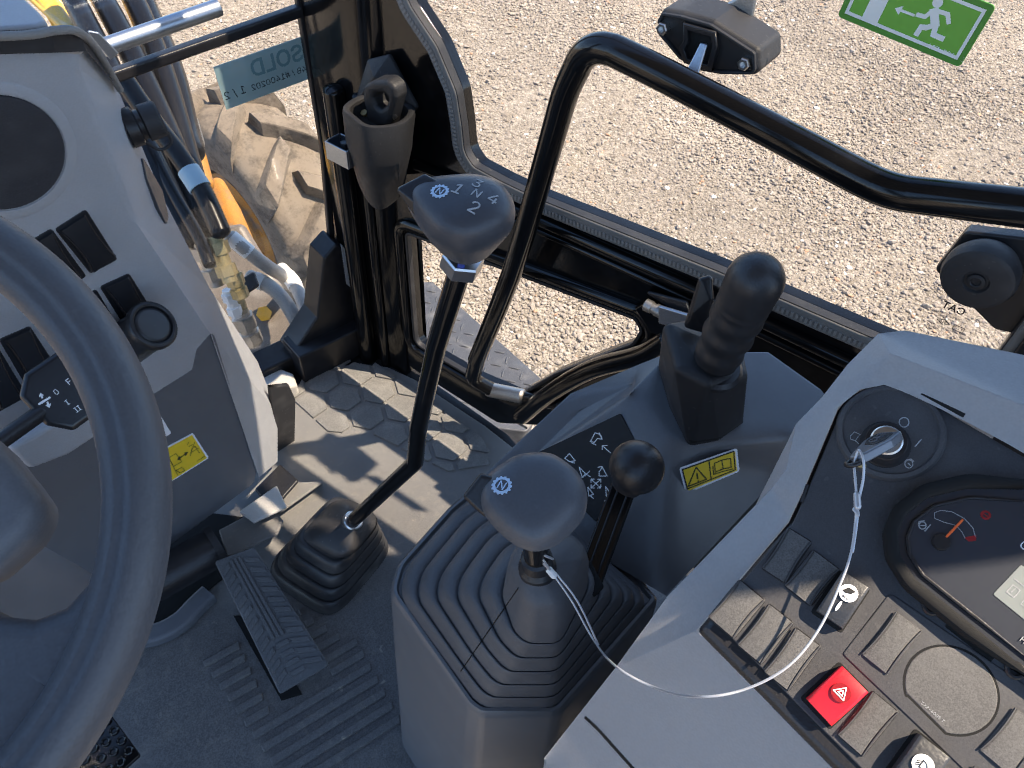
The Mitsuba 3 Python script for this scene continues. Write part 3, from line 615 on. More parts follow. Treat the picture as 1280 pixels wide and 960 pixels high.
# hood on top, with a textured trim edge
hw = [(-90, 46), (-30, 46), (40, 38), (96, 36), (128, 62), (150, 95)]
top = [H(-90, 66, .012), H(60, 62, .012), H(104, 60, .008)]
tt = [H(-90, 48, .012), H(60, 40, .012), H(97, 38, .008)]
hood = [H(-90, 70, .012), H(70, 66, .012), H(108, 64, .004), H(150, 112, -.10), H(-90, 42, .014), H(62, 36, .014), H(98, 35, .004), H(142, 88, -.12)]
obj('hood_edge', shell(hood, [(0, 1, 5, 4), (1, 2, 6, 5), (2, 3, 7, 6)], .012, 2), 'matt_black', db, 60)
p = spline([H(-90, 48, .016), H(30, 44, .018), H(70, 38, .018), H(98, 40, .012), H(122, 64, -.04), H(150, 112, -.10)], 8)
obj('trim_piping', tube(p, .0042, 12), 'zipper', db)
hz = H(70, 36, .012)[2]
hp = [tuple(Z(x, y, hz)[:2]) for x, y in ((-90, 46), (48, 36), (60, 31), (52, 20), (26, -4), (4, -30), (-90, -60))]
obj('hood_top', slab(UP, rpoly(hp, .01), hz - .02, hz + .004, .004), 'dash_grey', db)
# power socket with cap on the right side
sc = H(168, 158, -.10); sa = unit(AD(196, 158, 1.0) - AD(168, 156, .98)); sa = unit(DASH.X + V(0, 0, .1) + DASH.N * .25)
so = obj('power_socket', lathe([(.024, -.01), (.024, .003), (.019, .005), (.018, .012)], sc, sa, 36), 'satin_black', db)
n_ = 48; th = np.arange(n_) * 2 * PI / n_
obj('cap', lathe([(.018, .010), (.0225, .012), (.0225, .030), (.020, .033), (0, .033)], sc, sa, 36), 'rubber', so)
obj('strap', tube([sc + sa * .006 - V(0, 0, .022), sc + sa * .02 - V(0, 0, .040), sc + sa * .036 - V(0, 0, .036), sc + sa * .036 - V(0, 0, .02)], .0022, 8, per=6), 'rubber', so)
# oval recess
op = on_mesh(dash_mesh, [(174, 193), (183, 196), (200, 238), (209, 272), (206, 281), (196, 264), (181, 224)])
oc = np.mean(op, 0); on_ = np.linalg.svd(np.array(op) - oc)[2][2]; on_ = on_ if on_ @ (EYE - oc) > 0 else -on_
OV = Frame(oc, RGT, N=on_)
obj('oval_recess', slab(OV, ccw(rpoly(OV.uv(np.array(op)), .012, 6)), -.006, .0030, .0006), 'knob_dark', db)
# sill trim between dashboard and window, pale lip on the floor
p = [H(348, 575, -.07), H(366, 508, -.10), H(366, 488, -.12)]
obj('kick_strip', slab(Frame(H(345, 580, -.10), H(362, 600, -.10) - H(345, 580, -.10), V(0, 0, 1)), Frame(H(345, 580, -.10), H(362, 600, -.10) - H(345, 580, -.10), V(0, 0, 1)).px([(338, 485), (362, 482), (370, 500), (368, 598), (350, 588)]), -.01, .0, .003), 'rubber', db)
lp = [tuple(Z(x, y, .03)[:2]) for x, y in ((318, 456), (338, 455), (366, 466), (372, 482), (352, 486), (340, 476), (330, 520), (318, 500))]
obj('pale_lip', slab(UP, rpoly(lp, .008), .0, .03, .006), 'beige_plastic', db)
# ================================================================== STEERING
WC, WN, WR = V(-.206, .366, .914), unit((.01, -.515, 1.0)), .195
WF = Frame(WC, (1, 0, 0), N=WN)
sw = thing('steering_wheel', 'thick dark blue-grey grained steering wheel at the left', 'steering wheel')
th = np.linspace(0, 2 * PI, 121)[:-1]
ringp = [WF.pt(WR * math.cos(a), WR * math.sin(a)) for a in th]
R = []
for a, c in zip(th, ringp):
    rad = WF.X * math.cos(a) + WF.Y * math.sin(a); row = []
    for b in np.arange(36) * 2 * PI / 36:
        rr_ = .0182 * (1 - .13 * math.exp(-((b - 1.88) / .13) ** 2) - .03 * (b > 1.88) * (b < 3.6))          # a moulded seam along the top inner side
        row.append(c + rr_ * (rad * math.cos(b) + WN * math.sin(b)))
    R.append(row)
obj('rim', loft(np.array(R), closed=True), 'wheel_skin', sw, True)
def wheel_at(x, y, drop): return WF.hit(x, y, -drop)
ue = WF.px([(140, 640), (126, 690), (113, 732), (86, 760), (45, 775), (0, 770), (-60, 742), (-110, 700)], -.012)
a_s, a_e = math.atan2(ue[0][1], ue[0][0]), math.radians(-128)
arc_ = [(WR * math.cos(a), WR * math.sin(a)) for a in np.linspace(a_e, a_s, 22)]
sq_ = ccw(np.array(list(ue) + arc_))
sm_ = slab(WF, sq_, -.022, .004, .010, steps=5); vv, ff = trimesh.remesh.subdivide_to_size(sm_.vertices, sm_.faces, .014, max_iter=10)
uvw = np.c_[WF.uv(vv), (vv - WF.O) @ WF.N]; rad_ = np.hypot(uvw[:, 0], uvw[:, 1])
uvw[:, 2] -= .050 * np.clip(1 - (rad_ - .03) / (WR - .045), 0, 1) ** 1.0          # dished towards the hub
obj('spoke', TM(WF.at(uvw[:, :2], uvw[:, 2]), ff), 'wheel_skin', sw, 50)
for a0 in (math.radians(98), math.radians(170)):
    q = []
    for t in np.linspace(0, 1, 10):
        rad = .045 + (WR - .047) * t; o = WF.X * math.cos(a0) + WF.Y * math.sin(a0); s_ = -WF.X * math.sin(a0) + WF.Y * math.cos(a0)
        q.append([WC + o * rad + s_ * u + WN * (-.055 + .052 * t ** 1.6 + v) for u, v in rrect(.07, .022, .009, 4)])
    obj('spoke', loft(np.array(q)), 'wheel_skin', sw, 60)
hub = [WF.hit(x, y, .0) for x, y in ((-60, 500), (-8, 545), (28, 590), (48, 618), (46, 640), (30, 668), (-20, 712), (-80, 740))]
hu = WF.uv(np.array(hub))
obj('hub_pad', slab(WF, rpoly(list(hu) + [(-.09, -.06), (-.10, .04)], .02, 6), -.05, -.012, .014, steps=5), 'cover_grey', sw, 50)
obj('hub', lathe([(.055, -.075), (.062, -.06), (.058, -.045), (0, -.045)], WC, WN, 48), 'wheel_skin', sw)
# ------------------------------------------------------------------ column with its combination stalk
sc_ = thing('steering_column', 'dark grey steering column shroud with an indicator stalk under the wheel', 'steering column')
CD = -unit(V(-.02, -.40, 1.0))
obj('shroud', lathe([(.05, .075), (.062, .09), (.068, .16), (.074, .25), (.078, .36), (.08, .50), (.08, .60), (0, .60)], WC, CD, 56), 'cover_grey', sc_, 60)
blk = [H(x, y, w) for x, y in ((20, 556), (62, 546), (118, 535), (118, 500), (80, 560), (40, 575)) for w in (.03, .10)]
obj('stalk_housing', rhull(blk, .008), 'dash_grey', sc_)
s0, s1 = AD(-20, 566, .74), AD(52, 515, .78)
st = obj('stalk', tube([s0, s1], .0085, 20), 'satin_black', sc_)
hc = AD(73, 489, .79); ha_ = unit(s1 - s0)
SF = Frame(hc, ha_, N=unit(EYE - hc))
kn = rhull([SF.pt(u, v, w) for u, v in ((-.024, -.018), (-.024, .014), (-.010, .026), (.022, .026), (.034, .008), (.030, -.018), (.012, -.034), (-.012, -.034)) for w in (-.018, .004)], .006)
hd = obj('head', kn, 'switch_black', st) if False else obj('stalk_head', kn, 'switch_black', sc_)
mkp = lambda x, y: SF.uv(SF.hit(x, y, .0105))
um = lambda a, b: math.atan2(*(mkp(*b) - mkp(*a))[::-1])
ang = um((66, 496), (84, 484))
px1 = np.linalg.norm(mkp(50, 500) - mkp(60, 500)) / 10
bar = strokes(SF, [[mkp(49, 505), mkp(62, 497)]], 3.2 * px1, .0103, .0005)
tri = lambda x, y, dx, dy: flat(SF, union_all([LineString([mkp(x, y), mkp(x + dx * .5, y + dy * .5)]).buffer(1.3 * px1, cap_style='flat'), Polygon([mkp(x + dx * .4 - dy * .45, y + dy * .4 + dx * .45), mkp(x + dx, y + dy), mkp(x + dx * .4 + dy * .45, y + dy * .4 - dx * .45)])]), .0103, .0005)
obj('marks', cat(bar, tri(53, 498, -3, -7), tri(59, 502, 3, 8), text(SF, '0', 8 * px1, *mkp(70, 490), ang, .0103, h=.0005), text(SF, 'I', 8 * px1, *mkp(84, 503), ang + .0, .0103, h=.0005), text(SF, 'II', 8 * px1, *mkp(97, 511), ang, .0103, h=.0005), text(SF, 'F', 9 * px1, *mkp(86, 477), ang, .0103, h=.0005)), 'white_print', hd)
# ------------------------------------------------------------------ stickers on the cover
def sticker(name, label, fr, quad, w, m, margin, m_edge, cat_='label'):
    q = fr.px(quad, w); t = thing(name, label, cat_)
    obj('backing', slab(fr, rpoly(q, .003, 4), w - .0002, w + .0007, 0), m_edge, t)
    qi = inset(ccw(rpoly(q, .003, 4)), margin)
    obj('face', slab(fr, qi, w + .0004, w + .0011, 0), m, t)
    return t
DW = -.0018
t = sticker('white_label', 'small white sticker half hidden behind the steering wheel rim', DASH, [(186, 500), (199, 517), (214, 541), (190, 556), (160, 520)], DW, 'label_white', .002, 'label_white')
t = sticker('warning_label', 'yellow safety sticker with keep-distance arrow on the dark cover under the dashboard', DASH, [(172, 578), (241, 541), (261, 572), (182, 622)], DW, 'yellow_print', .0028, 'label_white')
G = lambda x, y: DASH.uv(H(x, y, DW + .0011))
obj('picture', cat(strokes(DASH, [[G(211, 572), G(220, 567), G(227, 577), G(217, 583), G(211, 572)], [G(208, 566), G(222, 594)], [G(220, 588), G(227, 584), G(231, 588), G(225, 591), G(220, 588)], [G(238, 566), G(248, 560)], [G(238, 570), G(240, 560), G(244, 558), G(249, 566)], [G(236, 558), G(240, 556)], [G(247, 576), G(256, 570)], [G(240, 562), G(243, 553)], [G(234, 556), G(236, 553)]], .0009, DW + .0011),
    strokes(DASH, [[G(224, 573), G(232, 567)]], .0017, DW + .0011), flat(DASH, union_all([Polygon([G(221.5, 575), G(226, 574.5), G(224.5, 569.5)]), Polygon([G(235, 565), G(230, 565.5), G(232, 570.5)])]), DW + .0011),
    strokes(DASH, [[G(196, 588), G(208, 599), G(198, 606)]], .0014, DW + .0011)), 'black_print', t)

# ================================================================== GEAR LEVER
gl = thing('gear_lever', 'tall bent black gear lever with numbered knob and rubber boot on the floor', 'gear lever')
def rsq(c, a, b, ang, z, n=40, e=3.2):
    th = np.arange(n) * 2 * PI / n; x = np.sign(np.cos(th)) * np.abs(np.cos(th)) ** (2 / e) * a; y = np.sign(np.sin(th)) * np.abs(np.sin(th)) ** (2 / e) * b
    return np.stack([c[0] + x * math.cos(ang) - y * math.sin(ang), c[1] + x * math.sin(ang) + y * math.cos(ang), np.full(n, z)], 1)
bt = Z(440, 652, .155); b0 = Z(413, 700, .0)
rings = []
for k in range(4):
    s0_, z0_ = .086 - .0095 * k, .001 + .030 * k
    for t in np.linspace(0, PI / 2, 7):
        f_ = (k + t / PI) / 4.4; cxy = b0[:2] * (1 - f_ * .6) + bt[:2] * f_ * .6
        sz = s0_ + .004 - .010 * (1 - math.cos(t)); zz = z0_ + .026 * math.sin(t)
        rings.append(rsq(cxy, sz, sz * .90, .42, zz, 56, 4.6))
    rings.append(rsq(cxy, sz - .004, (sz - .004) * .90, .42, zz - .0005, 56, 4.6)); rings.append(rsq(cxy, sz - .0045, (sz - .0045) * .90, .42, zz + .003, 56, 4.6))
for sz, dz, f_ in ((.050, .128, .70), (.044, .138, .78), (.030, .149, .9), (.018, .156, 1.0), (.015, .160, 1.0)):
    rings.append(rsq(b0[:2] * (1 - f_) + bt[:2] * f_, sz, sz * .92, .42, dz, 56, 3.4))
obj('boot', loft(rings), 'boot_rubber', gl, 50)
top = AD(577, 330, .735); bend = AD(519, 578, 1.03); base = bt + (bt - bend) * .1
Pl = fillet([base, bend, AD(523, 535, .97), AD(546, 430, .83), top], [0, .03, .04, .0, 0], 8)
obj('shaft', tube(Pl, .0113, 24), 'gloss_black', gl)
obj('base_ring', lathe([(.0128, -.006), (.0165, -.006), (.0165, .008), (.0145, .010), (.0125, .010)], bt, bend - bt, 28), 'steel', gl)
ta = unit(top - AD(546, 430, .83))
obj('nut', lathe([(.012, -.002), (.0205, 0), (.0205, .014), (.019, .016), (.012, .016)], top - ta * .006, ta, 6), 'steel', gl, False)
obj('nut_mark', rhull([top - ta * .0035 + q for q in (unit(EYE - top) * .0190 + RGT * .002, unit(EYE - top) * .0190 - RGT * .002, unit(EYE - top) * .0190 + ta * .012)], .0018, 1), 'blue_mark', gl)
obj('paint_mark', rhull([top - ta * k + unit(EYE - top) * .0106 + RGT * .001 for k in (.012, .034)], .0022, 1), 'blue_mark', gl)
kz = .878
KF = Frame(Z(572, 258, kz), Z(640, 262, kz) - Z(505, 240, kz), N=unit(V(-.12, -.16, 1)))
up_ = KF.px([(510, 233), (533, 224), (590, 219), (622, 227), (640, 250), (638, 268), (606, 285), (582, 289), (552, 282)], -.004)
mid = KF.px([(504, 240), (533, 223), (592, 218), (624, 228), (642, 256), (639, 282), (612, 304), (576, 312), (540, 295), (520, 268)], -.026)
sc3 = lambda q, k: q.mean(0) + (q - q.mean(0)) * k
pts = [KF.pt(*q, -.004) for q in sc3(up_, 1.0)] + [KF.pt(*q, -.028) for q in sc3(mid, 1.07)]
neck = top + ta * .012; pts += [neck + (KF.X * math.cos(a) + KF.Y * math.sin(a)) * .014 for a in np.arange(8) * PI / 4] + [neck + ta * .012 + (KF.X * math.cos(a) + KF.Y * math.sin(a)) * .024 for a in np.arange(8) * PI / 4]
obj('side_tab', rhull([KF.hit(x, y, w) for x, y, w in ((502, 238, -.012), (531, 223, -.006), (548, 232, -.006), (545, 272, -.016), (522, 266, -.022))], .0035, 2), 'satin_black', gl)
knob1 = soft(pts + [KF.pt(*up_.mean(0), .001)], 70); kb_ = obj('knob', knob1, 'knob_dark', gl, True)
KT = KF.moved(KF.pt(0, 0, -.0042)); kp = lambda x, y: KT.uv(KT.hit(x, y, 0))
kpx = np.linalg.norm(kp(570, 255) - kp(580, 255)) / 10
ka_ = math.atan2(*(kp(600, 258) - kp(570, 243))[::-1]) * .9
def gear_icon(fr, c, r, ang, m, parent, target, w=0.0):
    n = 14; a = np.arange(n * 4) * 2 * PI / (n * 4); rad = np.where((np.arange(n * 4) % 4) < 2, r, r * .87)
    ring = Polygon(np.stack([c[0] + rad * np.cos(a), c[1] + rad * np.sin(a)], 1)).difference(Point(*c).buffer(r * .62))
    return obj('gear_symbol', drape(cat(flat(fr, ring, w), text(fr, 'N', r * .85, c[0], c[1], ang, w)), target, fr.N), m, parent)
def tx(s, x, y, hpx): return text(KT, s, hpx * kpx, *kp(x, y), ka_, .0, bold=False)
kk = obj('gate_pattern', drape(cat(tx('1', 573, 241, 18), tx('2', 593, 264, 18), tx('3', 597, 233, 16), tx('4', 617, 252, 17), tx('N', 596, 247, 13)), knob1, KT.N), 'grey_print', kb_)
gear_icon(KT, kp(550, 243), 12 * kpx, ka_, 'blue_print', kb_, knob1)

# ================================================================== PEDALS
ap = thing('accelerator_pedal', 'long worn rubber accelerator pedal with ribbed tread beside the gear lever boot', 'pedal')
pa, pb = V(.030, .795, .135), V(.022, .545, .030)
pc = [AD(*q) if len(q) == 3 and q[2] > 2 else Z(*q) for q in ((268, 702, .12), (318, 684, .12), (412, 832, .035), (350, 868, .03))]
PF = Frame(pc[3], pc[2] - pc[3], pc[0] - pc[3]); pq = PF.uv(np.array(pc)); pw, pl = np.linalg.norm(pc[2] - pc[3]), np.linalg.norm(pc[0] - pc[3])
obj('plate', slab(PF, rpoly(pq, .004), -.014, -.004, .001), 'dull_steel', ap)
obj('pad', slab(PF, rpoly(pq, .005), -.004, .004, .002), 'pedal_rubber', ap)
pp = lambda u, v: (pq[3] * (1 - u) + pq[2] * u) * (1 - v) + (pq[0] * (1 - u) + pq[1] * u) * v
for u in (.36, .46, .56):
    obj('long_rib', slab(PF, rpoly([pp(u - .035, .34), pp(u + .035, .34), pp(u + .035, .97), pp(u - .035, .97)], .001, 2), .003, .0072, .0012, steps=2), 'pedal_rubber', ap)
for k in range(11):
    for s in (0, 1):
        v = .05 + .082 * k
        a, b = (.05, .28) if s == 0 else (.95, .64)
        q = [pp(a, v), pp(a, v + .040), pp(b, v + .085), pp(b, v + .045)]
        obj('cleat', slab(PF, ccw(np.array(q)), .003, .0066, .001, steps=2), 'pedal_rubber', ap)
for k in range(4): obj('rib', slab(PF, ccw(np.array([pp(.33, .06 + .07 * k), pp(.60, .06 + .07 * k), pp(.60, .095 + .07 * k), pp(.33, .095 + .07 * k)])), .003, .0066, .001, steps=2), 'pedal_rubber', ap)
obj('side_gap', slab(FLOOR, [tuple(Z(x, y, .0)[:2]) for x, y in ((292, 770), (318, 770), (378, 868), (352, 876))], -.001, .0015), 'void', ap)
pr_ = thing('pedal_pivot', 'dark round steel tube across the footwell behind the accelerator pedal', 'tube')
obj('tube', tube([Z(180, 735, .075), Z(272, 682, .075)], .034, 32, dome=False), 'satin_black', pr_)
obj('end_ring', lathe([(.034, 0), (.037, 0), (.037, .012), (.030, .012), (.030, .004), (0, .004)], Z(266, 686, .075), Z(272, 682, .075) - Z(180, 735, .075), 36), 'matt_black', pr_)
kp2 = thing('foot_bracket', 'dusty pale steel bracket plate between dashboard and gear lever boot', 'bracket')
obj('plate', rhull([Z(x, y, z) for x, y in ((276, 664), (336, 632), (352, 652), (345, 668), (286, 694)) for z in (.035, .045)], .003), 'floor_rubber', kp2)
obj('plate', rhull([Z(x, y, z) for x, y in ((302, 640), (345, 610), (356, 634), (318, 652)) for z in (.06, .075)], .003), 'beige_plastic', kp2)
obj('angle', rhull([Z(x, y, z) for x, y in ((322, 612), (350, 584), (370, 602), (340, 636)) for z in (.02, .05)], .004), 'satin_black', kp2)
obj('angle', rhull([Z(x, y, z) for x, y in ((330, 630), (368, 605), (400, 604), (350, 640)) for z in (.0, .03)], .003), 'floor_rubber', kp2)
bp = thing('brake_pedal', 'studded steel brake pedal pad at the lower left', 'pedal')
bc = [Z(x, y, .14) for x, y in ((136, 890), (175, 943), (112, 1000), (70, 945))]
BF = Frame(bc[3], bc[2] - bc[3], bc[0] - bc[3]); bq = BF.uv(np.array(bc))
obj('plate', slab(BF, rpoly(bq, .004), -.006, .0, .001), 'gloss_black', bp)
bpp = lambda u, v: (bq[3] * (1 - u) + bq[2] * u) * (1 - v) + (bq[0] * (1 - u) + bq[1] * u) * v
for i in range(4):
    for j in range(5):
        c = bpp((i + .5 + .25 * (j % 2)) / 4.3, (j + .5) / 5)
        obj('stud', lathe([(.0062, 0), (.0062, .0022), (.0050, .0034), (.0036, .0026), (.0030, .0004), (0, .0004)], BF.pt(*c, 0), BF.N, 16), 'gloss_black', bp)

# ================================================================== CONTROL CONSOLE (between gear lever and door)
cc = thing('control_console', 'dark grey control console with stepped rubber bellows between gear lever and door', 'console')
RZ = .478
rim = [(485, 740), (496, 703), (560, 632), (604, 596), (650, 566), (760, 640), (812, 733), (826, 748), (703, 889), (692, 894), (600, 894), (584, 882)]
rimq = [tuple(Z(x, y, RZ)[:2]) for x, y in rim]
pg = rpoly(rimq, [.03, .04, .06, .02, .02, .0, .015, .015, .018, .018, .02, .02], 5); pg = ccw(pg)
up3 = lambda q, z: np.c_[q, np.full(len(q), z)]
obj('tower', loft([up3(inset(pg, -.016), .0), up3(inset(pg, -.012), .10), up3(inset(pg, -.004), .36), up3(pg, RZ - .012), up3(inset(pg, .001), RZ - .004), up3(inset(pg, .004), RZ), up3(inset(pg, .007), RZ + .0005), up3(inset(pg, .009), RZ - .004), up3(inset(pg, .03), RZ - .006)]), 'console_dark', cc, 35)
co = Polygon(pg).centroid
outer = [tuple(Z(x, y, .482)[:2]) for x, y in ((497, 742), (506, 708), (565, 640), (612, 604), (690, 640), (745, 690), (800, 735), (810, 752), (698, 878), (688, 883), (606, 883), (592, 873))]
inner = [tuple(Z(x, y, .60)[:2]) for x, y in ((628, 742), (633, 722), (645, 702), (658, 694), (690, 690), (712, 694), (730, 708), (736, 730), (704, 795), (694, 802), (660, 802), (644, 788))]
def res(q, rad, n=96):
    q = rpoly(q, rad, 6); L = LineString(np.vstack([q, q[:1]])); return np.array([L.interpolate(i / n, normalized=True).coords[0] for i in range(n)])
def al(a, b):
    k = min(range(len(a)), key=lambda i: ((np.roll(b, -i, 0) - a) ** 2).sum()); return np.roll(b, -k, 0)
ro = res(outer, .038); ri = al(ro, res(inner, .020)); rings = []
NP = 5
for k in range(NP):
    for t in np.linspace(0, PI / 2, 7):
        s_ = (k + .06 + .80 * (1 - math.cos(t))) / NP; z = .476 + (.600 - .478) * (k + math.sin(t) * .96) / NP
        rings.append(up3(ro * (1 - s_) + ri * s_, z))
    s_ = (k + .97) / NP; rings.append(up3(ro * (1 - s_) + ri * s_, z - .0025))
stemb = Z(672, 712, .665)
for kk_, z in ((1.0, .602), (.97, .620), (.93, .640), (.86, .652), (.74, .659), (.50, .664), (.34, .667), (.30, .672), (.28, .678)):
    cxy = ri.mean(0) * kk_ + stemb[:2] * (1 - kk_); cxy = ri.mean(0) + (stemb[:2] - ri.mean(0)) * min(1, (1 - kk_) * 1.35)
    rings.append(up3(cxy + (ri - ri.mean(0)) * kk_, z))
bmesh = loft(rings); obj('bellows', bmesh, 'bellows', cc, 50)
dv = [(598, 602, .482), (640, 560, .50), (713, 492, .55), (800, 455, .585), (838, 440, .60), (960, 440, .615), (1026, 487, .62), (788, 492, .602), (845, 562, .60), (1000, 548, .612),
      (740, 690, .487), (833, 745, .482), (978, 590, .53), (660, 577, .497), (727, 512, .545), (792, 480, .588), (1080, 560, .62), (1010, 660, .50), (640, 640, .485)]
dw = [Z(*q) for q in dv]; nb = len(dw)
for k in (0, 1, 2, 3, 4, 5, 6): dw.append(V(dw[k][0] + .01, dw[k][1] + .008, .12))
F_ok = [(1, 13, 14, 2), (2, 14, 15, 3), (3, 15, 7, 4), (13, 10, 8, 7, 15, 14), (0, 18, 13, 1), (18, 10, 13), (4, 7, 8, 9, 6, 5), (8, 10, 11, 12, 9), (6, 9, 16), (9, 12, 17, 16)]
F_ok += [(a, b, nb + b, nb + a) for a, b in ((0, 1), (1, 2), (2, 3), (3, 4), (4, 5), (5, 6))]
obj('deck', shell(dw, F_ok, .007, 34, .6), 'console_dark', cc, True)
seam_pts = on_mesh(bmesh, [(648 - 72 * t, 735 + 104 * t) for t in np.linspace(0, 1, 60)])
obj('mould_seam', tube([q + unit(EYE - q) * .0002 for q in seam_pts], .0006, 5), 'void', cc)
# slot and lever-gate
sl = [Z(x, y, .5895) for x, y in ((724, 700), (736, 706), (750, 733), (742, 741), (733, 738))]
obj('lever_gate', rhull(sl, .0035), 'void', cc)
# control lever with its bell shaped knob
cl = thing('console_lever', 'short lever with a large bell-shaped grey knob rising from the console bellows', 'lever')
kbz = AD(665, 625, .565)
sa_ = unit(kbz - stemb)
obj('stem', tube([stemb - sa_ * .01, kbz - sa_ * .01], .0105, 20), 'gloss_black', cl)
obj('neck', lathe([(.014, -.012), (.016, 0), (.016, .006), (.013, .010), (.013, .022), (.0105, .024)], stemb, sa_, 28), 'satin_black', cl)
BK = Frame(AD(660, 610, .545), RGT * .9 - UPV * .25, N=unit(V(-.08, -.15, 1.0)))
o1 = BK.px([(600, 610), (612, 592), (648, 568), (690, 566), (722, 590), (732, 612), (728, 640), (700, 668), (668, 682), (640, 668), (606, 635)], -.008)
o2 = BK.px([(610, 618), (640, 580), (690, 572), (726, 605), (728, 642), (696, 680), (660, 684), (632, 665)], -.030)
pts = [BK.pt(*q, -.001) for q in sc3(o1, .90)] + [BK.pt(*q, -.016) for q in sc3(o1, 1.10)] + [BK.pt(*q, -.034) for q in sc3(o2, 1.0)] + [BK.pt(*q, -.042) for q in sc3(o2, .5)]
knob2 = soft(pts + [BK.pt(*q, .001) for q in sc3(o1, .5)], 80); kn2 = obj('knob', knob2, 'knob_grey', cl, True)
tg = [BK.hit(x, y, w) for x, y, w in ((586, 620, -.014), (603, 598, -.006), (612, 600, -.006), (608, 640, -.018), (598, 632, -.024))]
obj('switch_tab', rhull(tg, .0035, 2), 'satin_black', cl)
BT = BK.moved(BK.pt(0, 0, -.0010)); bk = lambda x, y: BT.uv(BT.hit(x, y))
bpx = np.linalg.norm(bk(620, 608) - bk(632, 608)) / 12
gear_icon(BT, bk(627, 608), 13 * bpx, math.atan2(*(bk(640, 614) - bk(620, 602))[::-1]) * .8, 'blue_print', kn2, knob2)
# ball lever
bl_ = thing('ball_lever', 'flat black lever with a round black ball knob behind the bell-shaped knob', 'lever')
l0, l1 = Z(738, 722, .575), AD(775, 622, .66)
u_ = unit(l1 - l0); BLF = Frame(l0, u_, N=unit(EYE - l0))
obj('blade', rhull([BLF.pt(u, v, w) for u in (-.02, np.linalg.norm(l1 - l0) + .01) for v in (-.010, .010) for w in (-.003, .003)], .0025), 'gloss_black', bl_)
for v in (-.0055, .0045): obj('groove', rhull([BLF.pt(u, v, .0056) for u in (.005, np.linalg.norm(l1 - l0) - .01)], .0012, 1), 'satin_black', bl_)
bc_ = AD(796, 584, .645)
obj('ball', lathe([(0.0, .0225)] + [(.0232 * math.sin(a), .0225 * math.cos(a)) for a in np.linspace(.15, 2.25, 22)] + [(.0145, -.0175), (.0125, -.0225), (0, -.0225)], bc_, bc_ - l1, 48), 'satin_black', bl_, 50)
# joystick
jk = thing('joystick', 'ribbed black joystick grip with a trigger in a tall rubber-lipped shroud on the console', 'joystick')
sb = [Z(x, y, .612) for x, y in ((848, 500), (868, 540), (896, 536), (922, 520), (918, 480), (870, 450), (834, 452))]
stp = [AD(x, y, d) for x, y, d in ((838, 414, .80), (862, 410, .825), (920, 450, .79), (924, 470, .775), (884, 478, .755), (852, 462, .765))]
obj('shroud', rhull([q + V(0, 0, -.01) for q in sb] + stp, .008, 2), 'matt_black', jk, 35)
obj('base_gap', rhull([q + (q - np.mean(sb, 0)) * .10 + V(0, 0, -.0065) for q in sb], .004, 1), 'void', jk)
j0, j1 = AD(893, 452, .765), AD(951, 336, .665)
ja = unit(j1 - j0); jl = np.linalg.norm(j1 - j0)
prof = [(.014, -.03), (.015, -.005), (.0175, .0)]
for t in np.linspace(0, 1, 46):
    r_ = .0222 + .0034 * t - .0013 * math.cos(t * 2 * PI * 4.4) * (t < .68) * (.35 + .65 * max(0.0, math.sin(min(t / .68, 1) * PI)) ** .5) - .0008 * math.exp(-((t - .74) / .02) ** 2)
    prof.append((r_, .004 + t * jl * .86))
prof += [((.0256) * math.cos(a), .004 + jl * .86 + .0245 * math.sin(a)) for a in np.linspace(.15, PI / 2 - .01, 10)]
obj('grip', lathe(prof, j0, ja, 48), 'grip_black', jk, 60)
obj('collar', lathe([(.022, -.02), (.030, -.012), (.031, -.006), (.027, -.003), (.018, -.003)], j0, ja, 36), 'satin_black', jk)
tgp = [AD(x, y, d) for x, y, d in ((861, 405, .79), (868, 388, .775), (878, 352, .76), (885, 350, .76), (886, 372, .765), (878, 410, .79))]
obj('trigger', rhull(tgp, .0045, 2), 'satin_black', jk)
# decal and safety label on the console
d3 = [Z(695, 560, .516), Z(770, 521, .575), Z(752, 650, .506)]
DCF = Frame(Z(735, 585, .531), Z(770, 545, .575) - Z(700, 570, .51), Z(770, 521, .575) - Z(752, 650, .512))
_u = lambda v: v
def fit_plane(P): P = np.array(P); c = P.mean(0); n = np.linalg.svd(P - c)[2][2]; n = n if n @ (EYE - c) > 0 else -n; return c, n
deck_mesh = shell(dw, F_ok, .007, 34, .6)
c, n = fit_plane(on_mesh(deck_mesh, [(700, 570), (740, 545), (765, 535), (750, 590), (740, 630), (725, 600)]))
DC = Frame(c, RGT, N=n)
qd = DC.px([(664, 570), (776, 517), (800, 560), (815, 590), (745, 652)], .0)
dt = thing('control_diagram', 'black printed control diagram plate with white arrows beside the ball lever', 'diagram')
obj('plate', slab(DC, rpoly(qd, .002), -.004, .0018, .0005), 'decal_black', dt)
X = lambda x, y: DC.uv(DC.hit(x, y, .0018)); dpx = np.linalg.norm(X(740, 590) - X(750, 590)) / 10
LN = lambda *ls: strokes(DC, [[X(*p) for p in l] for l in ls], 1.0 * dpx, .0018)
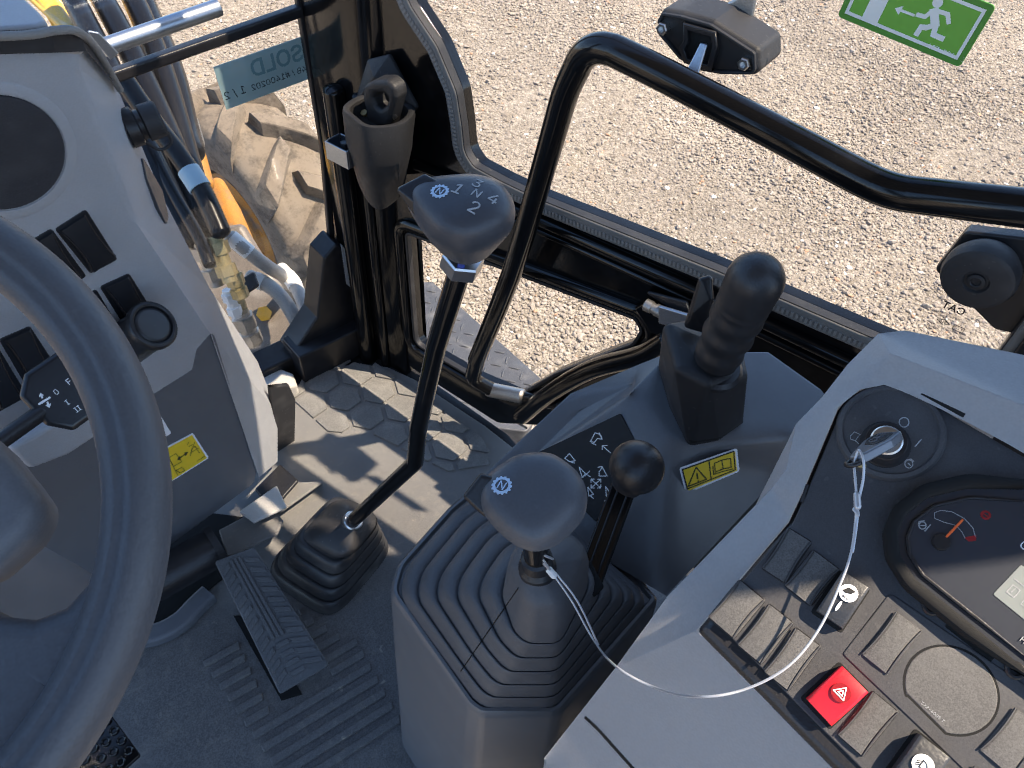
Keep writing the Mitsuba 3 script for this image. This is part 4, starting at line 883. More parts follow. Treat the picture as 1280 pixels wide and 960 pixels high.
obj('marks', cat(LN([(738, 552), (744, 541), (750, 543), (753, 549), (747, 548), (743, 553), (738, 552)], [(740, 554), (745, 556)], [(752, 546), (749, 541)],
    [(753, 557), (763, 566)], [(753, 557), (753, 562)], [(753, 557), (759, 557)],
    [(706, 573), (712, 567), (719, 576), (712, 577), (706, 573)], [(712, 577), (718, 579)],
    [(724, 584), (732, 592), (728, 597), (724, 584)], [(737, 589), (731, 595)], [(732, 592), (738, 596)],
    [(749, 590), (753, 584), (759, 595), (749, 595), (749, 590)], [(748, 584), (753, 583)],
    [(739, 599), (751, 610)], [(751, 599), (739, 610)], [(739, 599), (743, 599)], [(739, 599), (739, 603)], [(751, 599), (747, 599)], [(751, 599), (751, 603)], [(739, 610), (743, 610)], [(739, 610), (739, 606)], [(751, 610), (747, 610)], [(751, 610), (751, 606)],
    [(735, 609), (742, 618), (736, 620), (735, 609)], [(738, 620), (742, 623)], [(757, 608), (763, 617), (758, 620), (757, 608)], [(758, 620), (762, 625)], [(756, 626), (762, 622)])), 'white_print', dt)
c, n = fit_plane(on_mesh(deck_mesh, [(848, 585), (925, 562), (925, 595), (858, 618), (886, 590)]))
LB = Frame(c, RGT, N=n)
t = sticker('warning_label', 'yellow safety sticker with warning triangle and open book on the console under the joystick', LB, [(849, 585), (921, 560), (924, 589), (857, 617)], .0034, 'yellow_print', .0032, 'label_white')
LX = lambda x, y: LB.uv(LB.hit(x, y, .0045)); lpx = np.linalg.norm(LX(880, 590) - LX(890, 590)) / 10
SL = lambda wd, *ls: strokes(LB, [[LX(*p) for p in l] for l in ls], wd * lpx, .0045)
obj('picture', cat(SL(1.2, [(853, 587), (917, 564), (919, 587), (859, 611), (853, 587)], [(886, 575), (889, 600)]), SL(1.3, [(860, 608), (870, 584), (883, 599), (860, 608)]), SL(1.6, [(871, 592), (872, 598)], [(872.5, 601), (872.6, 601.4)]),
    SL(1.0, [(893, 579), (902, 575), (913, 573), (914, 584), (904, 586), (894, 590), (893, 579)], [(902, 575), (904, 586)], [(891, 583), (892, 593), (904, 589), (916, 586)])), 'black_print', t)

# ================================================================== RIGHT CONSOLE
rc = thing('switch_console', 'grey right-hand console with black switch panel, ignition and gauge cluster', 'console')
FH = FAS.hit
O_ = [FH(834, 746, -.035), FH(965, 610, -.014), FH(983, 586, -.010), FH(995, 530, -.008), FH(1027, 497, -.006), FH(1060, 455, -.006), FH(1098, 417, -.012), FH(1131, 413, -.016), FH(1320, 452, -.016)]
I_ = [FH(870, 788, -.012), FH(986, 651, -.002), FH(1003, 615, .003), FH(1048, 509, .004), FH(1075, 487, .005), FH(1105, 481, .005), FH(1165, 500, .005), FH(1320, 590, .005)]
R5, R6, R8 = FH(1078, 468, .007), FH(1112, 441, .010), FH(1320, 522, .010)
LFp = Frame(FH(870, 788, -.012), FAS.X, N=unit(FAS.N * math.cos(math.radians(38)) - FAS.Y * math.sin(math.radians(38))))
S1, S2, S3, I8, I9 = LFp.hit(769, 835), LFp.hit(680, 948), LFp.hit(590, 1060), FH(1045, 965, -.012), FH(1240, 1160, -.012)
O_[0] = LFp.hit(834, 746) * .5 + O_[0] * .5
sv = O_ + I_ + [R5, R6, R8, S1, S2, S3, I8, I9]; o, i = 0, 9; r5, r6, r8, s1, s2, s3, i8, i9 = range(17, 25)
down = lambda P, z=.15: V(P[0] + .004, P[1], z)
nb = len(sv)
sk = [s3, s2, s1, 0, 1, 2, 3, 4, 5, 6, 7, 8]
sv += [down(sv[k]) for k in sk]
SFc = [(0, 1, i + 1, i), (1, 2, i + 2, i + 1), (2, 3, i + 3, i + 2), (3, 4, i + 4, i + 3), (4, 5, r5, i + 4), (5, 6, r6, r5), (i + 4, r5, r6, i + 5), (i + 5, r6, r8, i + 7, i + 6), (6, 7, 8, r8, r6), (0, i, s1), (i, i8, s2, s1), (i8, i9, s3, s2)]
SFc += [(sk[k], sk[k + 1], nb + k + 1, nb + k) for k in range(len(sk) - 1)]
obj('shell', shell(sv, SFc, .007, 80, .55), 'shell_grey', rc, True)
fout = [(870, 788), (986, 651), (1003, 615), (1048, 509), (1062, 492), (1085, 482), (1108, 481), (1165, 500), (1330, 597), (1330, 1180), (1250, 1172), (1045, 965)]
obj('bezel', slab(FAS, rpoly(FAS.px(fout), [.004, .006, .006, .01, .01, .01, .008, .02, 0, 0, 0, .0]), -.045, -.001, .006), 'satin_black', rc)
fin = [(889, 772), (990, 656), (1007, 618), (1052, 512), (1066, 496), (1088, 487), (1108, 486), (1163, 504), (1330, 601), (1330, 1160), (1266, 1152), (1062, 946)]
obj('panel', slab(FAS, rpoly(FAS.px(fin), [.003, .006, .006, .01, .01, .01, .008, .02, 0, 0, 0, 0]), -.004, .0012, .001), 'fascia', rc)
# seam of the shell's lower part
p = [FH(737, 900, -.0), FH(790, 962, .0)]
shell_mesh = shell(sv, SFc, .007, 80, .55)
p = on_mesh(shell_mesh, [(732, 897), (748, 912), (766, 932), (800, 970)])
obj('seam', tube(spline([q + unit(EYE - q) * .0002 for q in p], 4), .0013, 6), 'void', rc)
# slots and clip marks in the panel's border
for q in (((1150, 494), (1157, 489), (1208, 516), (1203, 523)),):
    obj('slot', slab(FAS, FAS.px(q, .004), .001, .0062), 'void', rc)
obj('clip', slab(FAS, FAS.px([(1000, 628), (1007, 606), (1011, 607), (1004, 629)]), .001, .0022), 'matt_black', rc)
# ignition switch
ic = FAS.uv(FH(1112, 541)); IG = FAS.moved(FAS.pt(*ic))
ig = obj('ignition_switch', lathe([(.0325, 0), (.0325, .002), (.0310, .0045), (.0285, .0050), (.0275, .0035), (.0, .0035)], IG.O, FAS.N, 64), 'fascia', rc)
ic2 = IG.uv(FH(1106, 556, .004))
obj('barrel', lathe([(.0150, .003), (.0150, .006), (.0138, .0075), (.0130, .012), (.0118, .0135), (.0085, .0135)], IG.pt(*ic2), FAS.N, 48), 'satin_black', ig)
obj('lock_ring', lathe([(.0095, .010), (.0095, .0150), (.0085, .0160), (.0, .0160)], IG.pt(*ic2), FAS.N, 40), 'steel', ig)
Q = lambda x, y: FAS.uv(FH(x, y, .0035)); fpx = np.linalg.norm(Q(1100, 541) - Q(1110, 541)) / 10
LF = lambda wd, w, *ls: strokes(FAS, [[FAS.uv(FH(x, y, w)) for x, y in l] for l in ls], wd * fpx, w)
def ringpx(x, y, r, n=20): return [(x + r * math.cos(a), y + r * math.sin(a)) for a in np.linspace(0, 2 * PI, n)]
obj('symbols', cat(LF(1.4, .0035, ringpx(1130, 528, 6)), LF(1.5, .0035, [(1144, 558), (1151, 550)]), LF(1.2, .0035, ringpx(1136, 580, 5), [(1131, 577), (1133, 575), (1139, 574), (1142, 577)], [(1135, 579), (1138, 582)]),
    LF(.8, .0035, [(1063, 545), (1068, 540), (1075, 543), (1081, 547), (1080, 552), (1075, 556), (1069, 551), (1063, 549), (1063, 545)], [(1075, 543), (1069, 551)]), LF(1.0, .0035, [(1086, 587), (1093, 590)])), 'grey_print', ig)
# switches
def sw_frame(quad):
    q = FAS.px(quad); c = q.mean(0); ex = unit((q[2] - q[1]) + (q[3] - q[0])); ey = unit((q[1] - q[0]) + (q[2] - q[3]))
    w = .5 * (np.linalg.norm(q[2] - q[1]) + np.linalg.norm(q[3] - q[0])); h = .5 * (np.linalg.norm(q[1] - q[0]) + np.linalg.norm(q[2] - q[3]))
    return Frame(FAS.pt(*c, .0012), FAS.X * ex[0] + FAS.Y * ex[1], FAS.X * ey[0] + FAS.Y * ey[1]), w, h
def rocker(quad, m='blank', hi=.0032, tilt=0.0, bow=.5, label=None):
    fr, w, h = sw_frame(quad)
    k = obj('rocker_switch', slab(fr, rpoly([(-w / 2, -h / 2), (w / 2, -h / 2), (w / 2, h / 2), (-w / 2, h / 2)] if m == 'blank' else [(-w * .60, -h * .56), (w * .53, -h * .56), (w * .53, h * .52), (-w * .60, h * .52)], .002, 4), -.002, .0005, .0003), 'void' if m != 'blank' else 'satin_black', rc, label=label)
    n = 13; g_ = []; b_ = .0012
    for a in range(n):
        t = a / (n - 1) * 2 - 1
        half = w * (.455 - (.05 if m == 'blank' else .0) * (1 - t * t)); L2 = h * .475
        z = hi * (1 - .45 * t * t * bow) + tilt * t
        g_.append([fr.pt(s, t * L2, zz) for s, zz in ((-w * .485, .0004), (-half - b_ * .2, z - b_), (-half + b_ * .5, z - b_ * .25), (-half + b_ * 1.3, z), (0, z + .0004), (half - b_ * 1.3, z), (half - b_ * .5, z - b_ * .25), (half + b_ * .2, z - b_), (w * .485, .0004))])
    e0 = [[q + (q @ fr.N - fr.O @ fr.N - .0003) * -fr.N for q in g_[0]], [q + (q @ fr.N - fr.O @ fr.N - .0003) * -fr.N for q in g_[-1]]]
    obj('cap', loft(np.array([e0[0]] + g_ + [e0[1]])), m, k, 38)
    if m == 'blank':          # the moulded waist at each long side
        for s in (-1, 1):
            pnts = [fr.pt(s * w * (.455 - .05 * (1 - t * t)), t * h * .46, hi * (1 - .45 * t * t * bow) + .0002) for t in np.linspace(-1, 1, 9)]
            obj('side_ridge', tube(pnts, .00055, 6), 'fascia', k)
    return k, fr, w, h, (lambda t: hi * (1 - .45 * t * t * bow) + tilt * t + .0005)
rocker([(947, 710), (989, 660), (1018, 681), (980, 728)], hi=.0015)
rocker([(980, 731), (1015, 688), (1052, 711), (1012, 761)], hi=.0022)
rocker([(885, 770), (924, 725), (958, 749), (917, 802)])
rocker([(920, 805), (962, 755), (995, 779), (950, 832)])
rocker([(953, 838), (995, 785), (1030, 808), (983, 865)])
rocker([(1045, 918), (1090, 862), (1124, 889), (1078, 948)])
rocker([(1075, 817), (1119, 764), (1155, 788), (1107, 846)])
rocker([(1222, 937), (1265, 881), (1310, 915), (1265, 975)])
rocker([(1178, 1000), (1213, 952), (1250, 985), (1212, 1035)])
k, fr, w, h, zf = rocker([(1019, 764), (1051, 716), (1089, 738), (1050, 788)], 'cap_dark', .0140, .0020, .5, 'dark grey rocker with a white eco symbol')
def top_frame(fr, h, zf, t0):
    d = .25; a, b = fr.pt(0, (t0 - d) * h * .475, zf(t0 - d)), fr.pt(0, (t0 + d) * h * .475, zf(t0 + d)); return Frame(fr.pt(0, t0 * h * .475, zf(t0) + .0003), fr.X, b - a)
TF = top_frame(fr, h, zf, .32)
obj('symbol', flat(TF, Point(.0006, 0).buffer(w * .29), 0), 'white_print', k)
obj('leaf', cat(flat(TF, Polygon([(-.003, -.0005), (-.001, .003), (.0035, .003), (.002, .0002), (-.001, -.001)]), .0004), text(TF, 'eco', .0016, .0004, -.0032, 0, .0004)), 'black_print', k)
TF = top_frame(fr, h, zf, -.35); obj('bar', flat(TF, affinity.scale(Point(0, 0).buffer(1), w * .05, h * .12), 0), 'white_print', k)
k, fr, w, h, zf = rocker([(1009, 874), (1048, 830), (1085, 862), (1039, 912)], 'red', .0125, .0016, .5, 'bright red hazard rocker with a white triangle')
TF = top_frame(fr, h, zf, .2); obj('lens', flat(TF, Point(0, 0).buffer(w * .27), 0), 'dark_red', k)
tri_ = lambda r: [(r * math.sin(a), r * math.cos(a)) for a in (0, 2.094, 4.189, 0)]
obj('symbol', strokes(TF, [tri_(w * .21), tri_(w * .09)], w * .030, .0004), 'white_print', k)
k, fr, w, h, zf = rocker([(1104, 975), (1145, 912), (1185, 945), (1143, 1005)], 'cap_dark', .0130, .0016, .5, 'dark grey rocker with a white work light symbol')
TF = top_frame(fr, h, zf, .22); obj('symbol', flat(TF, Point(0, 0).buffer(w * .30), 0), 'white_print', k)
u = w * .06
obj('lamp', strokes(TF, [[(-u, u * 2), (-u, -u * 2), (u, -u * 1.4), (u * 2, 0), (u, u * 1.4), (-u, u * 2)], [(-u * 1.6, u), (-u * 3, 0)], [(-u * 1.6, 0), (-u * 3, -u)], [(-u * 1.6, -u), (-u * 3, -u * 2)]], .0005, .0004), 'black_print', k)
# raised sub-panel with a round blank
sp_ = [(1112, 741), (1053, 817), (1057, 822), (1330, 1082), (1330, 890)]
fr2 = FAS.px(sp_)
obj('switch_panel', slab(FAS, rpoly(fr2, [.004, .003, .001, 0, 0]), .0, .0022, .0008), 'fascia', rc)
c = FAS.uv(FH(1187, 862)); cr = Point(*c).buffer(.0233, quad_segs=16).difference(LineString([Q(1120, 868), Q(1200, 948)]).buffer(.0085, cap_style='square') if False else Polygon([Q(1135, 868), Q(1185, 918), Q(1150, 960), Q(1100, 900)]))
obj('round_blank', slab(FAS, np.array(cr.exterior.coords)[:-1], .001, .0027, .0006), 'blank', rc)
obj('round_groove', slab(FAS, np.array(cr.buffer(.0012).exterior.coords)[:-1], .001, .00232, 0), 'void', rc)
ra = math.atan2(*(Q(1175, 905) - Q(1152, 885))[::-1]); obj('small_print', text(FAS, '372-4005 T', .0017, *Q(1166, 890), ra, .0028), 'grey_print', rc)
for x, y in ((1164, 759), (1268, 838)):
    c_ = FH(x, y, .001); s_ = obj('screw', lathe([(.0052, -.002), (.0052, .0022), (.0042, .0032), (.0030, .0032), (.0026, .0012), (0, .0012)], c_, FAS.N, 24), 'satin_black', rc)
q = FAS.px([(1180, 783), (1190, 773), (1248, 817), (1237, 828)])
obj('recess', slab(FAS, rpoly(q, .001, 3), .0, .0014), 'void', rc)
# gauge cluster
gq = [(1104, 668), (1116, 638), (1150, 611), (1205, 598), (1330, 606), (1330, 888), (1200, 792), (1130, 735), (1108, 700)]
go = rpoly(FAS.px(gq), [.012, .014, .02, .03, .0, .0, .05, .02, .014], 6)
gi = inset(ccw(go), .0085)
gk = obj('gauge_cluster', slab(FAS, inset(ccw(go), .003), -.006, .0030), 'dial', rc)
obj('rim', sweep(FAS.at(inset(ccw(go), .003), np.full(len(go), .004)), rrect(.008, .016, .0035, 4), True, up=FAS.N), 'void', gk)
obj('inner_rim', sweep(FAS.at(inset(ccw(go), .0125), np.full(len(go), .0035)), rrect(.0022, .003, .0008, 3), True, up=FAS.N), 'satin_black', gk)
gc_ = FH(1176, 678, .003)
obj('needle_hub', lathe([(.0052, 0), (.0052, .0022), (.0045, .0030), (0, .0030)], gc_, FAS.N, 32), 'satin_black', gk)
obj('needle', rhull([FH(1183, 671, .0055), FH(1203, 650, .0055)], [.0008, .0007], 1), 'orange', gk)
obj('scale', cat(LF(.7, .0030, [(1168, 648), (1168, 641), (1176, 638), (1190, 640), (1205, 648), (1216, 660), (1219, 671)], [(1168, 648), (1180, 653), (1195, 657), (1203, 666), (1206, 673)]),
    LF(1.3, .0030, ringpx(1153, 657, 4.5), [(1148, 655), (1149, 652), (1155, 651)], [(1151, 657), (1156, 657)], [(1156, 664), (1163, 656)])), 'grey_print', gk)
obj('red_zone', cat(flat(FAS, Polygon([FAS.uv(FH(x, y, .003)) for x, y in ((1205, 672), (1220, 669), (1220, 676), (1211, 677))]), .003), flat(FAS, Point(*FAS.uv(FH(1232, 644, .003))).buffer(6 * fpx).difference(Point(*FAS.uv(FH(1232, 644, .003))).buffer(3.4 * fpx)), .003), LF(1.6, .003, [(1229, 642), (1236, 647)])), 'dark_red', gk)
dq = FAS.px([(1241, 743), (1276, 706), (1330, 745), (1330, 815)], .003)
obj('display', slab(FAS, rpoly(dq, .001, 3), .0025, .0036), 'lcd', gk)
obj('display_icons', cat(LF(1.0, .0037, [(1258, 740), (1266, 731), (1275, 738), (1267, 747), (1258, 740)], [(1264, 740), (1269, 736)], [(1276, 755), (1284, 746), (1293, 753), (1285, 762), (1276, 755)], [(1268, 724), (1280, 733)]), text(FAS, 'H', 3.2e-3, *FAS.uv(FH(1279, 800, .0037)), ra, .0037)), 'grey_print', gk)
c = FAS.uv(FH(1281, 682, .003)); obj('tick', text(FAS, 'C', .005, *c, ra * .3, .003), 'white_print', gk)
ls_ = inset(ccw(go), .007)
obj('lens', sheet(FAS, ls_, .0078), 'coated_glass', gk)

# ------------------------------------------------------------------ key and sealing wire
ky = thing('ignition_key', 'grey plastic and metal ignition key turned in the lock of the right console', 'key')
kc0 = IG.pt(*ic2, .014)
tip = FH(1070, 578, .034)
ku = unit(tip - kc0 - FAS.N * ((tip - kc0) @ FAS.N) * .45)
_ax = unit(tip - kc0); _sd = unit(np.cross(_ax, FAS.N)); _sd = _sd if _sd @ UPV > 0 else -_sd; _nn = unit(np.cross(_sd, _ax)); _nn = _nn if _nn @ FAS.N > 0 else -_nn
KY = Frame(kc0 + FAS.N * .004, _ax, N=unit(_nn * .62 + _sd * .78))
kl = np.linalg.norm(tip - kc0)
obj('blade', rhull([KY.pt(u, v, w) for u in (-.008, .006) for v in (-.004, .004) for w in (-.001, .001)], .0008, 1), 'steel', ky)
bow = [KY.pt(u, v, w) for u, v in ((-.002, -.0070), (-.002, .0070), (.010, .0080), (kl - .006, .0040), (kl, .002), (kl, -.002), (kl - .006, -.0040), (.010, -.0080)) for w in (-.0012, .0022)]
obj('bow', rhull(bow, .0014, 2), 'key_grey', ky)
obj('bow_panel', slab(KY, rpoly([(.000, -.0055), (.011, -.0062), (.018, -.0035), (.018, .0035), (.011, .0062), (.000, .0055)], .0015, 3), .003, .0042, .0004), 'satin_black', ky)
obj('raised_letters', text(KY, 'CAT', .0052, .0085, 0, PI, .0042, h=.0006, bold=True), 'key_grey', ky)
obj('eye', tube([KY.pt(kl + .003 + .0042 * math.cos(a), .0042 * math.sin(a), 0) for a in np.linspace(0, 2 * PI, 17)[:-1]], .0016, 8, True), 'satin_black', ky)
swr = thing('seal_wire', 'thin silver sealing wire looping from the ignition key to the console lever', 'wire')
eye = KY.pt(kl + .004, 0, 0)
WP = [(1071, 622, .036), (1069, 655, .030), (1064, 690, .027), (1052, 726, .026), (1024, 786, .027), (985, 833, .03), (930, 862, .030), (872, 871, .028)]
wpts = [FH(*q) for q in WP] + [LFp.hit(820, 860, .016), LFp.hit(770, 833, .012), AD(742, 800, .62), AD(715, 752, .63), AD(690, 716, .63)]
obj('loop', tube(wpts, .00085, 8, per=8), 'wire', swr, True)
obj('key_loop', tube([wpts[0], FH(1069, 600, .038), FH(1068, 580, .040), FH(1073, 563, .044), FH(1079, 575, .044), FH(1079, 598, .040), FH(1074, 622, .036)], .0009, 8, per=6), 'wire', swr, True)
obj('key_strand', tube([wpts[0] + RGT * .0012, FH(1071, 655, .0305), FH(1066, 690, .0275)], .0008, 6, per=4), 'wire', swr, True)
obj('crimp', rhull([FH(x, y, .037) for x, y in ((1071, 619), (1072, 633))], .0021, 2), 'wire', swr)
obj('crimp', rhull([FH(x, y, .036) for x, y in ((1067, 637), (1073, 644), (1071, 632))], .0009, 1), 'wire', swr)
obj('crimp', rhull([FH(1074, 581, .041), FH(1079, 582, .041)], .0018, 1), 'brass', swr)
cs = stemb + sa_ * .030
sl_ = [cs + (RGT * math.cos(a) + FWD * math.sin(a)) * .0135 + unit(EYE - cs) * 0 - UPV * .006 * math.cos(a - .5) for a in np.linspace(-1.4, 2 * PI - 1.9, 16)]
obj('lever_loop', tube([wpts[-1]] + sl_ + [wpts[-1]], .00105, 8, per=4), 'wire', swr, True)
obj('strand', tube([wpts[-1] + RGT * .003, AD(722, 752, .628), AD(748, 806, .616)], .0009, 6, per=6), 'wire', swr, True)
obj('crimp', rhull([AD(686, 712, .629), AD(692, 719, .629)], .003, 2), 'white_tape', swr)

# ================================================================== OUTSIDE THE FRONT WINDOW
sd = thing('window_sticker', 'teal sticker with mirrored lettering on the outside of the front window', 'sticker')
FG = lambda x, y: FRONT.hit(x, y, -.004)
a, b, d = FG(266, 84), FG(402, 37), FG(283, 137)
ST = Frame(b, a - b, N=-FRONT.N); ST = Frame(b, a - b, d - a); sw2, sh2 = np.linalg.norm(a - b), abs((d - a) @ ST.Y)
SK = Frame(FG(283, 137), b - a, -(d - a))          # from inside: x to the right, y up; the print faces outside, so it reads mirrored
obj('panel', slab(SK, [(0, 0), (sw2, 0), (sw2, sh2), (0, sh2)], -.0006, .0004), 'teal', sd)
obj('lettering', text(SK, 'SOLD', sh2 * .36, sw2 * .54, sh2 * .68, 0, .0004, True, True), 'teal_dark', sd)
obj('handwriting', cat(text(SK, 'ooc8B4B / #1400202', sh2 * .14, sw2 * .63, sh2 * .27, .0, .0004, True), text(SK, '1 / 2', sh2 * .18, sw2 * .11, sh2 * .30, 0, .0004, True)), 'ink', sd)
rd = thing('steel_rod', 'short zinc-plated round steel rod sticking out beside the dashboard hood', 'rod')
r0, r1 = FRONT.hit(128, 60, .06), FRONT.hit(274, 9, .06)
obj('rod', lathe([(0, 0), (.0115, 0), (.0115, np.linalg.norm(r1 - r0) - .001), (.0105, np.linalg.norm(r1 - r0)), (0, np.linalg.norm(r1 - r0))], r0, r1 - r0, 32), 'zinc', rd)
obj('bracket', rhull([FRONT.hit(x, y, w) for x, y in ((112, 40), (122, 42), (146, 66), (138, 72)) for w in (.05, .075)], .002), 'zinc', rd)
# front wheel
fw = thing('front_wheel', 'muddy front tyre with heavy chevron lugs seen through the front window', 'wheel')
TC, TR, TWd = V(.72, 2.80, -.78), .52, .165
tw = math.radians(14)
TX = V(math.cos(tw), math.sin(tw), 0); TY = V(-math.sin(tw), math.cos(tw), 0)
def tyre_pt(a, u, r): return TC + TX * u + (TY * math.cos(a) + V(0, 0, 1) * math.sin(a)) * r * 1.04
profT = [(-.100, .245), (-.135, .27), (-.160, .33), (-.167, .39), (-.158, .435), (-.140, .462), (-.10, .474), (-.05, .479), (0, .480), (.05, .479), (.10, .474), (.140, .462), (.158, .435), (.167, .39), (.160, .33), (.135, .27), (.100, .245)]
NA = 96
obj('tyre', loft(np.array([[tyre_pt(2 * PI * k / NA, u, r) for u, r in profT] for k in range(NA)]), closed=True), 'tyre', fw, 60)
NL = 12
for k in range(NL):
    for s in (-1, 1):
        a0 = 2 * PI * (k + (.5 if s > 0 else 0)) / NL; g_ = []
        for t in np.linspace(0, 1, 9):
            u = s * (-.012 + .180 * t); a = a0 + .30 * t ** 1.1; half = .078 + .034 * t
            base = np.interp(abs(u), [0, .10, .14, .158, .168], [.476, .470, .458, .43, .40]); tp = np.interp(abs(u), [0, .10, .14, .158, .17], [.532, .529, .522, .505, .462])
            hb, ht = half + .016, half * .82
            g_.append([tyre_pt(a - hb, u, base), tyre_pt(a - ht, u, tp - .006), tyre_pt(a - ht * .8, u, tp), tyre_pt(a + ht * .8, u, tp), tyre_pt(a + ht, u, tp - .006), tyre_pt(a + hb, u, base)])
        obj('lug', loft(np.array(g_)), 'tyre', fw, 40)
obj('rim', lathe([(.245, -.10), (.235, -.09), (.21, -.07), (.19, -.02), (.10, -.015), (0, -.015)], TC, TX, 40), 'dirty_yellow', fw)
# axle, frame and loader arm in yellow
ax_ = thing('front_axle', 'yellow painted front axle and steering parts behind the front tyre', 'axle')
obj('beam', rhull([V(-.1, 2.75, -.84), V(.48, 2.80, -.84), V(-.1, 2.9, -.84), V(.48, 2.9, -.84)], .08), 'dirty_yellow', ax_)
obj('hub', lathe([(0, 0), (.16, 0), (.17, .03), (.14, .10), (.08, .12), (.08, .16)], TC + TX * -.02, -TX, 32), 'dirty_yellow', ax_)
obj('steering_arm', rhull([AD(272, 232, 2.5), AD(287, 268, 2.45), AD(304, 300, 2.4)], [.025, .038, .03]), 'dirty_yellow', ax_)
obj('bracket', rhull([AD(332, 362, 2.3), AD(352, 384, 2.3), AD(340, 392, 2.28)], .022), 'dirty_yellow', ax_)
cyl = thing('steering_cylinder', 'grey metal cylinder end with yellow cap beside the front wheel', 'cylinder')
a, b = AD(236, 160, 2.4), AD(256, 232, 2.35)
obj('cap', tube([a + (b - a) * -.1, a + (b - a) * .3], .034, 24), 'dull_steel', cyl)
obj('barrel', tube([a + (b - a) * .25, b], .028, 24), 'dirty_yellow', cyl)
la = thing('loader_arm', 'yellow steel loader arm frame beyond the dashboard hood', 'loader arm')
LA = lambda x, y, d: AD(x, y, d)
obj('side_plate', rhull([LA(20, -20, 1.9), LA(60, -20, 1.95), LA(130, 60, 1.75), LA(96, 50, 1.7)], .008), 'yellow_paint', la)
obj('cross_plate', rhull([LA(60, 18, 1.95), LA(110, 10, 2.1), LA(120, 30, 2.1), LA(70, 36, 1.95)], .006), 'yellow_paint', la)
obj('brace', rhull([LA(68, -10, 2.05), LA(76, -10, 2.05), LA(112, 52, 1.95), LA(104, 54, 1.95)], .012), 'yellow_paint', la)
obj('brace', rhull([LA(40, -16, 1.85), LA(52, -16, 1.85), LA(92, 36, 1.75), LA(84, 42, 1.75)], .012), 'yellow_paint', la)
obj('lower_arm', rhull([AD(196, 190, 1.75), AD(214, 186, 1.75), AD(254, 290, 1.7), AD(240, 296, 1.7)], .008), 'yellow_paint', la)
# hoses
def hose(label, pts, r, m='hose', group=None, sleeve=None, name='hydraulic_hose'):
    k = thing(name, label, 'hose', group); P = [AD(*q) for q in pts]
    obj('hose', tube(P, r, 16, per=8), m, k, True)
    if sleeve:
        for (i0, t0, t1, mm) in sleeve:
            a, b = P[i0] + (P[i0 + 1] - P[i0]) * t0, P[i0] + (P[i0 + 1] - P[i0]) * t1
            obj('sleeve', tube([a, b], r * 1.12, 20, dome=False), mm, k)
    return k
hose('thick dark hose leaving the loader arm, leftmost of the bundle beside the hood', [(72, -40, 1.7), (108, 30, 1.62), (146, 104, 1.55), (196, 210, 1.5), (240, 300, 1.5)], .024)
hose('thick grey-black hose behind the steel rod, second from the hood', [(104, -40, 1.75), (140, 20, 1.66), (178, 96, 1.6), (222, 196, 1.55), (256, 290, 1.52)], .025)
hose('thick shiny hose passing under the steel rod, third from the hood', [(140, -50, 1.8), (172, 10, 1.72), (202, 86, 1.66), (232, 190, 1.6), (262, 300, 1.55)], .025)
hose('thick glossy hose nearest to the tyre in the bundle', [(158, -40, 1.9), (184, 14, 1.85), (214, 88, 1.75), (232, 160, 1.7), (240, 190, 1.66)], .028)
hose('black hose with a pale blue printed sleeve running down along the dashboard side', [(150, 92, 1.42), (190, 150, 1.42), (222, 192, 1.42), (252, 238, 1.42), (276, 290, 1.42)], .0185, sleeve=[(2, .45, .95, 'teal_light')])
hose('slim black hose close to the dashboard edge', [(186, 180, 1.5), (214, 236, 1.48), (248, 296, 1.46), (262, 330, 1.45)], .012)
def fitting(label, a, b, r, m):
    k = thing('hose_fitting', label, 'fitting'); A_, B_ = AD(*a), AD(*b); d = B_ - A_
    obj('body', lathe([(r * .8, 0), (r * .8, np.linalg.norm(d)), (0, np.linalg.norm(d))], A_, d, 20), m, k)
    obj('hex', lathe([(0, .0), (r * 1.15, 0), (r * 1.15, r * 1.3), (0, r * 1.3)], A_ + d * .12, d, 6), m, k, False)
    obj('hex', lathe([(0, .0), (r * 1.1, 0), (r * 1.1, r * 1.2), (0, r * 1.2)], A_ + d * .62, d, 6), m, k, False)
fitting('brass coloured fitting at the lower end of the black hoses', (268, 296, 1.47), (288, 352, 1.5), .018, 'brass')
fitting('steel fitting left of the brass fitting', (250, 300, 1.5), (272, 356, 1.55), .020, 'dull_steel')
fitting('greenish steel fitting just under the brass one', (290, 340, 1.52), (302, 372, 1.55), .016, 'brass')
fitting('pale fitting lowest beside the dashboard', (284, 362, 1.6), (296, 396, 1.64), .014, 'white_tape')
fitting('short steel fitting by the window sill', (300, 390, 1.65), (318, 430, 1.7), .022, 'dull_steel')
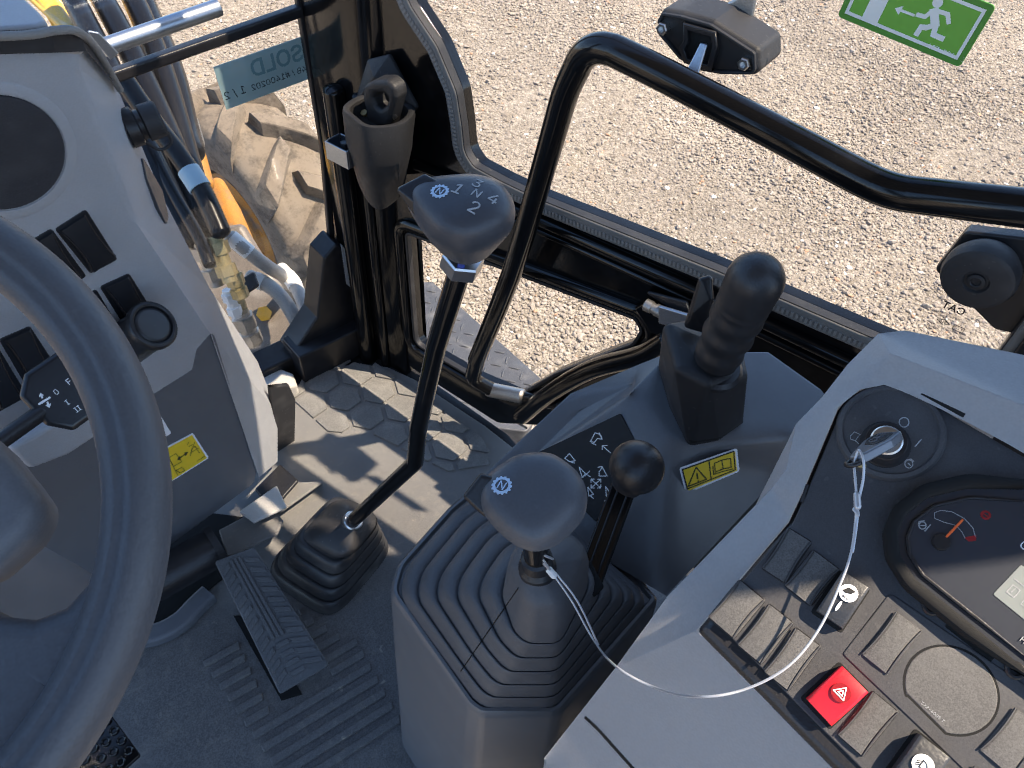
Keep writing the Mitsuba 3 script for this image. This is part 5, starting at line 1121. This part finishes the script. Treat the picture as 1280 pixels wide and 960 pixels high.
hose('pale grey hose bending right with a white taped end', [(288, 296, 1.6), (312, 316, 1.62), (336, 334, 1.68), (352, 344, 1.8), (362, 356, 1.95)], .015, 'hose_light', sleeve=[(0, .0, 1.0, 'white_tape')], name='pale_hose')
hose('pale grey hose below it curving down to the sill', [(312, 346, 1.68), (334, 356, 1.68), (354, 374, 1.68), (372, 404, 1.7), (382, 430, 1.75)], .016, 'hose_light', sleeve=[(0, .3, .8, 'white_tape')], name='pale_hose')
hose('pale grey hose with a white label nearest to the window corner', [(352, 336, 1.85), (366, 352, 1.82), (378, 376, 1.8), (390, 410, 1.8)], .016, 'hose_light', sleeve=[(0, .6, 1.0, 'white_tape'), (1, .0, .3, 'white_tape')], name='pale_hose')
hose('thin yellowish hose standing between the fittings', [(290, 350, 1.62), (302, 384, 1.66), (314, 420, 1.72)], .012, 'brass', name='pale_hose')
vb = thing('valve_block', 'greasy grey valve block under the front window sill', 'valve block')
obj('block', rhull([AD(x, y, d) for x, y in ((240, 300), (300, 290), (392, 440), (300, 470)) for d in (2.0, 2.2)], .02), 'greasy', vb)
obj('bolt', lathe([(0, 0), (.02, 0), (.02, .03), (0, .03)], AD(330, 392, 1.98), EYE - AD(330, 392, 2.2), 6), 'yellow_paint', vb)
obj('clamp', rhull([AD(x, y, 1.62) for x, y in ((296, 356), (316, 344), (320, 356), (302, 368))], .006), 'satin_black', vb)
# step outside the door
stp_ = thing('step_plate', 'blue-grey chequer plate step outside the small lower window', 'step')
zq = -.32; sq = [tuple(Z(x, y, zq)[:2]) for x, y in ((505, 352), (541, 352), (680, 476), (660, 540), (500, 520))]
obj('plate', slab(UP, rpoly(sq, .02), zq - .05, zq, .004), 'step_steel', stp_)
zone = Polygon(sq).buffer(-.02); x0, y0, x1, y1 = zone.bounds
for i_ in range(40):
    for j_ in range(40):
        x, y = x0 + .036 * i_, y0 + .036 * j_
        if zone.contains(Point(x, y)):
            a = PI / 4 if (i_ + j_) % 2 else -PI / 4; d = V(math.cos(a), math.sin(a), 0) * .0125
            obj('tread', rhull([V(x, y, zq) - d, V(x, y, zq) + d, V(x, y, zq + .001)], [.0022, .0022, .0034], 1), 'step_steel', stp_)
#--END--
